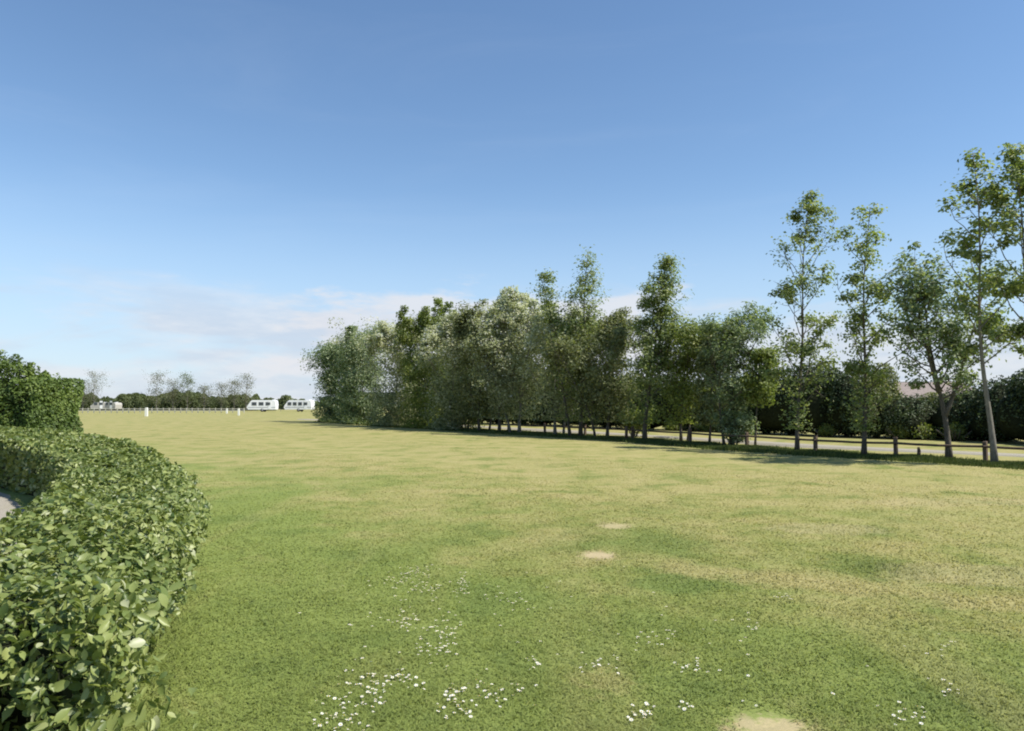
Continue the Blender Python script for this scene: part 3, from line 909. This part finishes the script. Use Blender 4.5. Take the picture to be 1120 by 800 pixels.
# (px, base py, top py)
spec = [(1135, 486, 404, 0), (1098, 483, 410, 3), (1068, 481, 418, 1), (1030, 479, 428, 2), (992, 479, 428, 1), (958, 478, 396, 2), (928, 477, 400, 3), (896, 476, 398, 0), (866, 475, 402, 1),
        (838, 474, 408, 3), (812, 473.5, 412, 0), (786, 472.5, 412, 2), (760, 471.5, 412, 1), (736, 470.5, 410, 3), (712, 469.5, 410, 0), (688, 468.5, 405, 2), (664, 467.7, 400, 1), (640, 466.8, 400, 3),
        (618, 466, 398, 0), (594, 465.2, 395, 1), (570, 464.4, 390, 2), (546, 463.7, 388, 3), (524, 463, 386, 0), (500, 462.3, 386, 1), (476, 461.6, 386, 3), (1190, 490, 396, 1), (1250, 494, 390, 0)]
for i, (px, py, ty, k) in enumerate(spec):
    p = ground(px, py)
    if p.y > 95: p = p * (95 / p.y)
    src = protos[k]
    o = src if k not in used else copy_tree(src)
    used.add(k)
    hgt = z_at(ty, p.y)
    base_h = (3.6, 3.2, 3.9, 3.4)[k]
    o.location = (p.x, p.y, 0)
    o.rotation_euler = (0, 0, i * 1.3)
    sc_ = hgt / base_h
    o.scale = (max(1.0, sc_) * 0.95, max(1.0, sc_) * 0.95, sc_)
    rank = sorted((q[0] for q in spec), reverse=True).index(px)
    tag(o, 'dark evergreen bush beyond the lane, %s from the right end of the belt' % ORD[rank], 'bush', 'dark bushes in the belt beyond the lane')


# low green weeds along the far side of the lane and a leafy young bush in the row
def low_bush(name, label, px, py, ty, hw, mat, seed, n=2500, leaf=0.1, group=None):
    p = ground(px, py)
    h = z_at(ty, p.y); w = hw / FPX * p.y
    o = make_bush(name, w * 0.8, h * 0.9, mat, seed, n, leaf, 0.25, 12, m_bark, 0.45)
    o.location = (p.x, p.y, 0)
    tag(o, label, 'bush', group)
    return o


def young_bush(label, px, py, ty, hw, mat, seed):
    p = ground(px, py)
    make_tree('young_bush', label, 'bush', p, z_at(ty, p.y), hw / FPX * p.y, mat, m_bark, seed, crown_base=0.05, n_leaves=2600, leaf=0.10, nb=16, sigma=0.11,
              wind=0.25, rise=1.2, tr=0.035, prof='vase', stems=[(0, 0), (0.12, 0.05), (-0.14, 0.08), (0.05, -0.12)])


young_bush('bushy grey green sapling in the row between two willow stems', 803, 487.5, 458, 16, m_willow, 51)
young_bush('bright green leafy bush at the foot of the row beside the paired posts', 694, 478, 452, 17, m_lime, 52)
young_bush('leafy yellow green bush at the foot of the dense left part of the row', 512, 470.3, 446, 16, m_lime, 53)
for i, (px, py, ty, hw) in enumerate([(985, 480, 462, 16), (1010, 480.5, 459, 20), (1045, 482, 463, 16), (905, 477.5, 464, 12), (770, 473, 462, 16), (740, 472, 463, 14)]):
    low_bush('weed_clump', 'low bright green weed clump under the dark bushes, ' + ORD[(2, 1, 0, 3, 4, 5)[i]] + ' from the right', px, py, ty, hw, m_lime, 60 + i, 2200, 0.11, 'weed clumps at the foot of the dark bushes')


# ------------------------------------------------------------------ tall hedge on the left
def tall_hedge():
    root = empty('tall_hedge', (0, 0, 0))
    tag(root, 'tall bushy dark green hedge at the left edge behind the low hedge', 'hedge')
    rr = np.random.default_rng(77)
    A = np.array([-16.9, 27.2]); B = np.array([-38.0, 31.5])       # centre line
    d = (B - A); L = np.linalg.norm(d); d /= L; nrm = np.array([-d[1], d[0]])
    if nrm[1] > 0: nrm = -nrm
    P, Nn = [], []
    n = 62000
    s = rr.random(n) ** 1.5 * L
    a = rr.uniform(-0.25, math.pi + 0.25, n)          # around the rounded section
    H = 2.95 + 0.42 * np.clip(s / 3.5, 0, 1) - 0.9 * np.clip(1 - s / 2.6, 0, 1) ** 1.6 + 0.09 * np.sin(s * 3.1) + 0.07 * np.sin(s * 7.7 + 1)
    W = 1.25 * np.sqrt(np.clip(1 - np.clip(1 - s / 1.3, 0, 1) ** 2, 0.02, 1))
    lump = 1 + 0.07 * np.sin(s * 4 + a * 5) + 0.05 * np.sin(s * 9 - a * 8)
    ex = rr.exponential(0.07, n)
    k = lump - ex
    ca, sa = np.cos(a), np.sin(a)
    ca2 = np.sign(ca) * np.abs(ca) ** 0.6; sa2 = np.sign(sa) * np.abs(sa) ** 0.8
    zc = 0.45
    off = W * ca2 * k; z = zc + (H - zc) * np.where(sa2 > 0, sa2 * k, sa2 * 0.3)
    P = np.column_stack([A[0] + d[0] * s + nrm[0] * off, A[1] + d[1] * s + nrm[1] * off, z])
    Nn = np.column_stack([nrm[0] * ca, nrm[1] * ca, sa + 0.25])
    # right-hand end cap
    m_ = 7000
    u = rr.uniform(-1, 1, m_); zz = rr.random(m_)
    P2 = np.column_stack([A[0] + nrm[0] * u * 1.1 - d[0] * (0.35 * np.sqrt(1 - u ** 2) + 0.12 * np.sin(u * 7 + zz * 9) - rr.exponential(0.12, m_)),
                          A[1] + nrm[1] * u * 1.1 - d[1] * 0.35, zz * 2.5 + 0.05])
    P = np.concatenate([P, P2]); Nn = np.concatenate([Nn, np.tile([-d[0], -d[1] - 0.4, 0.4], (m_, 1))])
    # long young shoots sticking out of the top
    sh = MB(); tp = []
    r = random.Random(5)
    for k in range(130):
        s_ = r.random() ** 1.4 * L * 0.9
        x = A[0] + d[0] * s_ + nrm[0] * r.uniform(-0.9, 0.9); y = A[1] + d[1] * s_ + nrm[1] * r.uniform(-0.9, 0.9)
        z0 = 2.75 + 0.4 * min(1, s_ / 3.5) - 0.6 * max(0, 1 - s_ / 2.2) ** 1.3
        l = r.uniform(0.15, 0.6)
        e = Vector((x + r.uniform(-.15, .2), y + r.uniform(-.1, .1), z0 + l))
        sh.tube([(x, y, z0 - 0.3), tuple(e)], [0.012, 0.004], 4)
        for q in range(14):
            f = r.uniform(0.3, 1); tp.append((x + (e.x - x) * f + r.gauss(0, .05), y + r.gauss(0, .05), z0 + l * f))
    P = np.concatenate([P, np.array(tp)]); Nn = np.concatenate([Nn, np.tile([0, 0, 1.0], (len(tp), 1))])
    ok = P[:, 2] > 0.03; P, Nn = P[ok], Nn[ok]
    v = np.clip(0.45 + 0.2 * rr.normal(size=len(P)) + 0.18 * np.sin(P[:, 0] * 2.1 + P[:, 2] * 2.7), 0, 1)
    small_leaves('foliage', P, unit(Nn), 0.11, m_tall, root, v, rr, 0.6, 0.2, 0.6)
    b = MB()
    b.v, b.f = list(sh.v), list(sh.f); nb0 = len(b.v)
    secs = [0.45, 1.2, 3, 8, 14, L]
    ring = [(-0.75, 0.0), (-0.95, 0.5), (-0.85, 0.8), (-0.3, 0.92), (0.3, 0.92), (0.85, 0.8), (0.95, 0.5), (0.75, 0.0)]
    for q, s_ in enumerate(secs):
        hh = 1.9 if q == 0 else (2.3 if q == 1 else 2.75)
        for (o_, z_) in ring:
            b.v.append((A[0] + d[0] * s_ + nrm[0] * o_, A[1] + d[1] * s_ + nrm[1] * o_, z_ * hh))
    for q in range(len(secs) - 1):
        for j in range(7):
            b.f.append((nb0 + 8 * q + j, nb0 + 8 * q + j + 1, nb0 + 8 * q + j + 9, nb0 + 8 * q + j + 8))
    b.f.append(tuple(nb0 + k for k in range(8)))
    b.build('shade_core', m_core, root)  # hull coloured as inner shade, together with the top shoots


tall_hedge()


# ------------------------------------------------------------------ low wooden fence by the row
def rail_fence():
    root = empty('wooden_fence', (0, 0, 0))
    tag(root, 'low brown wooden post and rail fence running along the tree row', 'fence')
    posts = [(1180, 511), (1078, 504.5), (980, 499.3), (892, 495.3), (817, 489), (755, 484.6), (692, 480.3), (640, 477), (596, 474.6), (556, 472.4)]
    pts = [ground(*p) for p in posts]
    rr = random.Random(4)
    tops = []
    for i, p in enumerate(pts):
        m = MB()
        a, h = 0.052, 0.57 + rr.uniform(-0.02, 0.03)
        # square post with a slanted, weathered top
        m.v = [(-a, -a, -.1), (a, -a, -.1), (a, a, -.1), (-a, a, -.1), (-a, -a, h), (a, -a, h - .012), (a, a, h - .02), (-a, a, h - .008)]
        m.f = [(3, 2, 1, 0), (4, 5, 6, 7), (0, 1, 5, 4), (1, 2, 6, 5), (2, 3, 7, 6), (3, 0, 4, 7)]
        o = m.build('post', m_wood, root, False, 0.008)
        o.location = p
        d = pts[min(i + 1, len(pts) - 1)] - pts[max(i - 1, 0)]
        o.rotation_euler = (rr.uniform(-.03, .03), rr.uniform(-.03, .03), math.atan2(d.y, d.x))
        tops.append(p)
    for a, b in zip(tops, tops[1:]):
        m = MB()
        u = (b - a).normalized(); w = Vector((u.y, -u.x, 0)) * 0.085     # on the field side of the posts
        sag = rr.uniform(0.0, 0.03)
        q = []
        for k in range(5):
            f = k / 4
            q.append(a.lerp(b, f) - w + Vector((0, 0, 0.41 + rr.uniform(-.008, .008) - sag * math.sin(math.pi * f))))
        m.tube(q, [0.036] * 5, 6)
        m.build('rail', m_wood, root)
    return root


rail_fence()
# short stump posts
p = ground(1005, 500.5)
m = MB().tube([(0, 0, -.05), (0.01, 0, 0.2), (0.0, 0.01, 0.31)], [0.055, 0.05, 0.03], 8)
o = m.build('stump_post', m_wood, None, True); o.location = p
tag(o, 'short broken wooden stump standing alone in front of the fence', 'stump')
p = ground(685, 480.6)
m = MB().tube([(0, 0, -.05), (0.01, 0, 0.4), (0.0, 0.01, 0.6)], [0.075, 0.07, 0.06], 8)
o = m.build('short_post', m_wood, None, True); o.location = p
tag(o, 'round wooden post paired with a fence post left of the leaning topped poplar', 'post')


# ------------------------------------------------------------------ far side of the field
def far_fence():
    root = empty('white_fence', (0, 0, 0))
    tag(root, 'long low white post and rail fence across the far side of the field', 'fence')
    Y = 128.0
    x0, x1 = x_at(60, Y), x_at(268, Y)
    n = 34
    for i in range(n):
        x = x0 + (x1 - x0) * i / (n - 1)
        m = MB().box(-0.06, 0.06, -0.06, 0.06, -0.05, 0.86)
        m.box(-0.075, 0.075, -0.075, 0.075, 0.86, 0.9)
        o = m.build('post', m_fencepaint, root); o.location = (x, Y + 0.03 * (i % 3), 0)
    for z in (0.36, 0.68):
        MB().box(x0, x1, Y - 0.10, Y - 0.065, z, z + 0.11).build('rail', m_fencepaint, root)


far_fence()
for px, py, ty, w, lab in ((160, 455.5, 446, 0.16, 'largest white marker post alone in front of the far fence'), (248, 452.5, 447, 0.12, 'left one of two white posts before the far caravans'), (261, 454.5, 447, 0.12, 'right one of two white posts before the far caravans')):
    p = ground(px, py); h = z_at(ty, p.y)
    m = MB()
    m.prism([(-w, 0), (w, 0), (w, h * 0.86), (w * 0.6, h), (-w * 0.6, h), (-w, h * 0.86)], -w * 0.8, w * 0.8)
    o = m.build('marker_post', m_white); o.location = p
    tag(o, lab, 'post', 'white marker posts on the field')


def caravan(label, xc, Y, L, rz, nwin, H=2.35, group='parked white touring caravans', skin=None):
    skin = skin or m_cwhite
    root = empty('touring_caravan', (xc, Y, 0), rz)
    tag(root, label, 'caravan', group)
    z0 = 0.42
    h = L / 2
    body = MB().prism([(-h + 0.25, z0), (h, z0), (h + 0.05, 1.4), (h - 0.1, H - 0.1), (h - 0.4, H), (-h + 1.15, H), (-h + 0.85, H - 0.12), (-h + 0.15, 1.25), (-h, 0.9)], -1.1, 1.1)
    body.build('body', skin, root, False, 0.05)
    ww = L / (nwin + 1.2)
    for i in range(nwin):
        x = -h + ww * (i + 1.1)
        f = MB().box(x - ww * .36, x + ww * .36, -1.13, -1.095, 1.28, 1.98).build('window_frame', m_grey, root)
        MB().box(x - ww * .31, x + ww * .31, -1.145, -1.131, 1.34, 1.92).build('pane', m_glass, f)
    MB().box(-h + 0.35, h - 0.05, -1.125, -1.102, 0.86, 0.95).build('stripe', m_grey, root)
    d = MB().box(h - 1.5, h - 0.9, -1.135, -1.103, 0.5, 2.3).build('door', m_cwhite, root)
    MB().box(h - 1.44, h - 1.38, -1.17, -1.136, 1.2, 1.32).build('handle', m_grey, d)
    for y in (-1.0, 1.0):
        w = MB().tube([(0.2, y - .1, .33), (0.2, y + .1, .33)], [.33, .33], 18).build('wheel', m_rubber, root, True)
        MB().tube([(0.2, y - .115, .33), (0.2, y + .115, .33)], [.18, .18], 14).build('rim', m_grey, w, True)
    MB().tube([(-h + .4, -.5, .45), (-h - 1.1, 0, .45), (-h + .4, .5, .45)], [.05] * 3, 6).build('tow_hitch', m_grey, root)
    MB().box(h - .9, h - .4, -0.3, .3, H + .002, H + .12).build('roof_vent', m_cwhite, root, False, .02)
    MB().tube([(-h - 1.0, 0, 0), (-h - 1.0, 0, .45)], [.04, .04], 8).build('jockey_leg', m_grey, root)
    return root


caravan('white touring caravan with sloping left front, left of the two near the tree row end', x_at(288, 150), 150, 5.8, R(4), 3)
caravan('white touring caravan with four dark windows, half hidden by the end of the tree row', x_at(328, 152), 152, 5.8, R(-3), 4)
caravan('small pale caravan under the far hedge, left one of two in the shade', x_at(121, 176), 172, 3.6, R(10), 2, 1.9, skin=m_shaded_white)
caravan('small pale caravan under the far hedge, right one of two in the shade', x_at(139, 178), 172, 3.4, R(-12), 2, 1.9, skin=m_shaded_white)


def far_hedge():
    root = empty('field_hedge', (0, 0, 0))
    tag(root, 'long uneven green hedge across the far side of the field behind the white fence', 'hedge')
    rr = np.random.default_rng(5)
    n = 60000
    x = rr.uniform(-125, -58, n)
    kx = np.linspace(-130, -50, 130); kh = 3.7 + rr.normal(size=130) * 0.35 + 0.5 * np.sin(kx * 0.21) + 0.4 * np.sin(kx * 0.47 + 1)
    H = np.interp(x, kx, kh)
    H *= np.clip((-57.0 - x) / 5, 0.35, 1)
    a = rr.uniform(0, math.pi, n)
    k = 1 + 0.06 * np.sin(x * 1.9 + a * 4) + 0.06 * np.sin(x * 4.1 - a * 6) - rr.exponential(0.07, n)
    y = 178 - 2.6 * np.cos(a) * k; z = H * np.sin(a) ** 0.6 * k
    P = np.column_stack([x, y, np.maximum(z, 0.1)])
    Nn = np.column_stack([rr.normal(size=n) * .3, -np.cos(a), np.sin(a)])
    v = np.clip(0.45 + 0.2 * rr.normal(size=n) + 0.28 * np.sin(x * 0.5) * np.sin(x * 0.23 + 2), 0, 1)
    small_leaves('foliage', P, unit(Nn), 0.42, m_far, root, v, rr, 0.7, 0.1, 0.6)
    b = MB()
    xs = np.linspace(-125, -58, 40)
    for xx in xs:
        hh = (2.8 + 0.4 * math.sin(xx * .21)) * min(1, max(.3, (-57 - xx) / 5))
        b.v += [(xx, 176.3, 0), (xx, 176.6, hh * .7), (xx, 178, hh), (xx, 179.6, hh * .7), (xx, 180, 0)]
    for q in range(39):
        for j in range(4):
            b.f.append((5 * q + j, 5 * q + j + 1, 5 * q + j + 6, 5 * q + j + 5))
    b.build('shade_core', m_core, root)


far_hedge()
wisps = [(172, 409, 11), (190, 418, 11), (206, 412, 10), (224, 424, 8), (243, 422, 9), (257, 418, 9), (270, 411, 9), (104, 410, 10), (92, 418, 8)]
wl = ['taller bare looking thin tree on the left of the far hedge clump', 'small thin tree right of the taller bare looking one above the far hedge', 'leafier thin tree in the middle of the far hedge', 'shortest faint tree above the far hedge',
      'thin low branching tree above the right part of the far hedge', 'thin tree second from the right end of the far hedge', 'thin tree at the right end of the far hedge beside open sky', 'thin tree just right of the tall left hedge top', 'thin low tree partly behind the tall left hedge']
for i, ((px, ty, hw), lab) in enumerate(zip(wisps, wl)):
    Y = 172.0
    make_tree('thin_tree', lab, 'tree', (x_at(px, Y), Y, 0), z_at(ty, Y), 1.25 * hw / FPX * Y, m_wisp if i != 2 else m_far, m_barkl, 90 + i, crown_base=0.12, n_leaves=1000 if i != 2 else 1500, leaf=0.24,
              nb=26, sigma=0.5, wind=0.1, tr=0.136, prof='vase', group='thin trees rising from the far hedge')
for i, (px, ty, hw, Y, lab) in enumerate([(296, 434.5, 8, 215, 'low round tree beyond the gap between caravans, left one'), (312, 433, 10, 205, 'larger round tree behind the gap between the caravans'), (279, 437, 8, 225, 'low dim tree showing over the roof of the left caravan'), (330, 436, 9, 220, 'round tree behind the half hidden caravan')]):
    b = make_bush('round_tree', hw / FPX * Y, z_at(ty, Y), m_far, 120 + i, 3500, 0.5, 0.6, 8)
    b.location = (x_at(px, Y), Y, 0); tag(b, lab, 'tree', 'round trees beyond the caravans')


# horizon woodland: low distant tree line closing the view on every side
def wood(name, R0, a0, a1, H, seed, n):
    rr = np.random.default_rng(seed)
    a = rr.uniform(a0, a1, n)
    hh = H * (0.75 + 0.12 * np.sin(a * 31) + 0.10 * np.sin(a * 83 + 1) + 0.07 * np.sin(a * 211) + 0.05 * np.sin(a * 467)) * rr.uniform(0.8, 1.05, n)
    rad = R0 + rr.uniform(-4, 4, n)
    z = hh * rr.random(n) ** 0.6
    P = np.column_stack([rad * np.sin(a), rad * np.cos(a), z])
    Nn = np.column_stack([-np.sin(a), -np.cos(a), np.full(n, .6)])
    v = np.clip(0.35 + .2 * rr.normal(size=n), 0, 1)
    o = small_leaves(name, P, unit(Nn), 1.3, m_far, None, v, rr, .8, 0, .5)
    tag(o, 'distant line of woodland on the horizon', 'woodland', kind='stuff')


wood('distant_wood', 420, R(-75), R(75), 5.0, 9, 34000)

# bungalow roof seen over the dark bushes on the right
def bungalow():
    Y = 78.0
    xc = x_at(1012, Y)
    root = empty('bungalow', (xc, Y, 0), R(-20))
    tag(root, 'bungalow with pinkish tiled roof half hidden behind the dark bushes', 'house')
    MB().box(-4.6, 4.6, -3.2, 3.2, 0, 2.35).build('wall', m_render_w, root)
    rf = MB()
    zr = 3.95
    rf.v = [(-5, -3.7, 2.25), (5, -3.7, 2.25), (5, 3.7, 2.25), (-5, 3.7, 2.25), (-3.2, 0, zr), (3.2, 0, zr), (-5, -3.7, 2.13), (5, -3.7, 2.13), (5, 3.7, 2.13), (-5, 3.7, 2.13)]
    rf.f = [(0, 1, 5, 4), (1, 2, 5), (2, 3, 4, 5), (3, 0, 4), (0, 6, 7, 1), (1, 7, 8, 2), (2, 8, 9, 3), (3, 9, 6, 0), (9, 8, 7, 6)]
    roof = rf.build('roof', m_tile, root)
    MB().tube([(-3.25, 0, zr + .03), (3.25, 0, zr + .03)], [.09, .09], 6).build('ridge', m_cwhite, roof)
    MB().box(1.4, 1.9, -.3, .3, zr - .5, zr + .55).build('chimney', m_render_w, roof)
    for x in (-2.8, 0.2, 3.0):
        f = MB().box(x - .65, x + .65, -3.25, -3.19, .95, 2.0).build('window', m_cwhite, root)
        MB().box(x - .57, x + .57, -3.262, -3.252, 1.03, 1.92).build('pane', m_glass, f)
    MB().box(1.3, 2.1, -3.24, -3.19, 0.05, 2.05).build('door', m_wood, root)


bungalow()


# ------------------------------------------------------------------ short grass blades on the lawn
OUTp = np.array(OUT)


def in_hedge_or_path(x, y):
    lim = np.interp(y, OUTp[:, 1], OUTp[:, 0])
    lim2 = np.where(y < 2.3, -1.1 - (2.3 - y) * 0.02, lim)
    return x < lim2 - 0.40


def grass():
    rr = np.random.default_rng(21)
    n = 900000
    r = 2.2 * (55 / 2.2) ** (rr.random(n) ** 1.35)
    a = rr.uniform(R(-52), R(52), n)
    x = r * np.sin(a); y = r * np.cos(a)
    bx, by = [0.0], [0.0]
    ok = ~in_hedge_or_path(x, y) & (rr.random(n) < np.clip((55 - r) / 45, 0, 1) ** 1.3)
    rowx = np.interp(y, [q.y for q in ROW], [q.x for q in ROW]) + 1.9
    ok &= x < rowx
    # bare soil spots carry few blades
    for px, py, q in ((655, 607, .2), (672, 575, .22), (840, 793, .22)):
        g_ = ground(px, py)
        ok &= (np.hypot(x - g_.x, y - g_.y) > q * (0.6 + 0.6 * rr.random(n)))
    x, y, r = x[ok], y[ok], r[ok]
    n = len(x)
    tuft = np.sin(x * 5.3 + 1.7 * np.sin(y * 2.1)) * np.sin(y * 4.7 + 1.3 * np.sin(x * 3.1))
    h = (0.012 + 0.016 * rr.random(n) + 0.005 * tuft) * np.clip(1.1 - r * 0.03, 0.3, 1.1)
    g_ = ground(960, 622)
    h *= 1 + 0.8 * np.exp(-((x - g_.x) ** 2 + (y - g_.y) ** 2) / 0.12)
    edge = np.interp(y, OUTp[:, 1], OUTp[:, 0])
    h *= 1 + 2.2 * np.exp(-np.clip(x - edge + 0.12, 0, 9) / 0.12) * (y > 2) * rr.random(n)
    w = 0.0012 + 0.00065 * r
    az = rr.uniform(0, 2 * np.pi, n)
    dx, dy = np.cos(az), np.sin(az)
    ln = h * rr.uniform(0.4, 3.0, n)
    la = rr.uniform(0, 2 * np.pi, n)
    lx, ly = ln * np.cos(la), ln * np.sin(la)
    z0 = np.zeros(n) - 0.004
    amp = np.clip((r - 5) / 20, 0, 1)
    zg = amp * (0.04 * np.sin(x * 0.35 + 1.2) * np.cos(y * 0.22) + 0.03 * np.sin(x * 0.9 + y * 0.6)) - 0.02 * amp
    z0 = z0 + zg
    b1 = np.column_stack([x - dx * w, y - dy * w, z0]); b2 = np.column_stack([x + dx * w, y + dy * w, z0])
    m1 = np.column_stack([x - dx * w * .75 + lx * .35, y - dy * w * .75 + ly * .35, z0 + h * .6]); m2 = np.column_stack([x + dx * w * .75 + lx * .35, y + dy * w * .75 + ly * .35, z0 + h * .6])
    t = np.column_stack([x + lx, y + ly, z0 + h])
    V = np.stack([b1, b2, m2, m1, t], 1).reshape(-1, 3)
    i = np.arange(n)[:, None] * 5
    F = np.concatenate([i + [0, 1, 2, 3], i + [3, 2, 4]], 1).reshape(-1)
    v = np.clip(rr.beta(2, 3, n), 0, 1)
    o = np_mesh('lawn_grass', V, F, np.tile([4, 3], n), m_blade, None, np.repeat(v, 5))
    tag(o, 'short mown grass growing over the whole field', 'grass', kind='stuff')


grass()


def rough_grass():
    """unmown grass under the trees and the fence, darkened to carry their shadow strip too"""
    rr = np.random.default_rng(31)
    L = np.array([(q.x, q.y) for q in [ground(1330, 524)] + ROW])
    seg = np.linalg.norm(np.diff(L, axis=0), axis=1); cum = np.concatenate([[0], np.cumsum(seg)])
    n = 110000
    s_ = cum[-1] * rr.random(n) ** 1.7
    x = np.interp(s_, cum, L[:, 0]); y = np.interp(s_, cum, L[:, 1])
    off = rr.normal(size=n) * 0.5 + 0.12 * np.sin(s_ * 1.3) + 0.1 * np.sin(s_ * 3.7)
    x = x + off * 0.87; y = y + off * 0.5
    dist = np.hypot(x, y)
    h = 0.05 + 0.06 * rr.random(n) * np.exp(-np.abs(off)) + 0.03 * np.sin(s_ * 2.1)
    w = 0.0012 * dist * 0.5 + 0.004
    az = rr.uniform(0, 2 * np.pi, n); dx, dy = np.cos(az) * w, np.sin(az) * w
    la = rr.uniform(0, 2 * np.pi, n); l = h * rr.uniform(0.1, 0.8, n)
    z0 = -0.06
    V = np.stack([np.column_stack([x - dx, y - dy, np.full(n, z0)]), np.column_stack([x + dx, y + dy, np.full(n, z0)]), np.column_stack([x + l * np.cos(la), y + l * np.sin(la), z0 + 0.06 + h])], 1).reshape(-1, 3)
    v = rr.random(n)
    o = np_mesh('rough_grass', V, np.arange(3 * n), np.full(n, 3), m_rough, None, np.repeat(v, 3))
    tag(o, 'longer unmown grass under the tree row and fence, darkened with painted shade', 'grass', kind='stuff')


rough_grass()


# ------------------------------------------------------------------ daisies
def daisy_mesh():
    m = MB()
    m.tube([(0, 0, 0), (0.003, 0, 0.02), (0.002, 0.002, 0.04)], [.0013, .0011, .0011], 5)
    ns = len(m.f)
    k = 13; b = len(m.v)
    for i in range(k):
        a = 2 * math.pi * i / k; w = 0.2
        c, s = math.cos(a), math.sin(a)
        r0, r1, r2 = .0035, .0095, .0135
        o = len(m.v)
        m.v += [(r0 * c, r0 * s, .040), (r1 * math.cos(a - w), r1 * math.sin(a - w), .0415), (r2 * c, r2 * s, .0425), (r1 * math.cos(a + w), r1 * math.sin(a + w), .0415)]
        m.f.append((o, o + 1, o + 2, o + 3))
    npet = len(m.f)
    o = len(m.v)
    for j, (rr_, z) in enumerate(((.0045, .0405), (.0032, .0435))):
        for i in range(8):
            a = 2 * math.pi * i / 8
            m.v.append((rr_ * math.cos(a), rr_ * math.sin(a), z))
    m.v.append((0, 0, .0445))
    for i in range(8):
        i2 = (i + 1) % 8
        m.f.append((o + i, o + i2, o + 8 + i2, o + 8 + i)); m.f.append((o + 8 + i, o + 8 + i2, o + 16))
    ob = m.build('daisy', m_stalk)
    ob.data.materials.append(m_petal); ob.data.materials.append(m_yolk)
    for f in ob.data.polygons:
        f.material_index = 0 if f.index < ns else (1 if f.index < npet else 2)
    return ob


proto = daisy_mesh()
r = random.Random(99)
# clusters: (px, py, spread across, spread in depth, count)
cl = [(455, 627, 12, 3, 20), (440, 645, 18, 6, 16), (470, 646, 12, 3, 14), (505, 641, 6, 5, 18), (445, 680, 16, 5, 16), (485, 697, 10, 9, 26), (475, 715, 18, 6, 8), (500, 655, 50, 18, 16), (545, 658, 30, 4, 8),
      (405, 750, 22, 10, 36), (440, 745, 14, 6, 9), (375, 790, 26, 8, 20), (385, 770, 20, 5, 8), (500, 762, 8, 6, 9), (500, 778, 14, 5, 12), (545, 758, 26, 8, 22), (585, 727, 5, 4, 6), (660, 729, 16, 5, 11), (700, 785, 12, 6, 11),
      (715, 697, 18, 5, 9), (757, 733, 16, 3, 10), (862, 655, 8, 2.5, 6), (820, 690, 8, 5, 5), (990, 785, 14, 5, 8), (1035, 715, 10, 4, 4), (1035, 760, 8, 6, 5), (780, 710, 80, 25, 8), (600, 700, 80, 30, 10), (950, 730, 90, 40, 7), (752, 774, 4, 2, 3), (420, 700, 60, 40, 10)]
spots = []
for (px, py, sx, sy, n) in cl:
    for k in range(int(n * 1.7) + 1):
        q = ground(px + r.gauss(0, sx * .9), max(605, py + r.gauss(0, sy * 1.2)))
        if q.y > 2.6 and not in_hedge_or_path(np.array([q.x - .1]), np.array([q.y]))[0]:
            spots.append((q, r.uniform(0.45, 0.88)))
spots.sort(key=lambda t: t[0].length)
AREAS = ((lambda q: q.x < -0.9 or (q.y < 4.4 and q.x < 0.2), 'small white daisy in the dense drift at the near left of the lawn', 'daisies in the near left drift'),
         (lambda q: q.x < 0.3, 'small white daisy in the patches farther up the middle of the lawn', 'daisies in the middle patches'),
         (lambda q: True, 'small white daisy in the thin scatter on the right side of the lawn', 'daisies scattered on the right'))
for i, (q, sc_) in enumerate(spots[:300]):
    o = proto if i == 0 else proto.copy()
    if i: COL.objects.link(o)
    o.location = (q.x, q.y, -0.002)
    o.scale = (sc_, sc_, sc_ * r.uniform(.7, .95))
    o.rotation_euler = (r.uniform(-.35, .35), r.uniform(-.35, .35), r.uniform(0, 6.28))
    for f, lab, grp in AREAS:
        if f(q):
            tag(o, lab, 'daisy', grp); break
rest = spots[300:]
if rest:
    src = proto.data
    v0 = np.array([v.co[:] for v in src.vertices]); V = []; F = []; Mi = []
    for k, (q, sc_) in enumerate(rest):
        V.append(v0 * sc_ + np.array([q.x, q.y, -0.002]))
        for p_ in src.polygons:
            F.append([v + k * len(v0) for v in p_.vertices]); Mi.append(p_.material_index)
    me = bpy.data.meshes.new('far_daisies'); me.from_pydata(np.concatenate(V).tolist(), [], F)
    for m_ in src.materials: me.materials.append(m_)
    me.polygons.foreach_set('material_index', Mi)
    tag(link(bpy.data.objects.new('far_daisies', me)), 'tiny white daisies dotted farther up the lawn', 'daisies', kind='stuff')
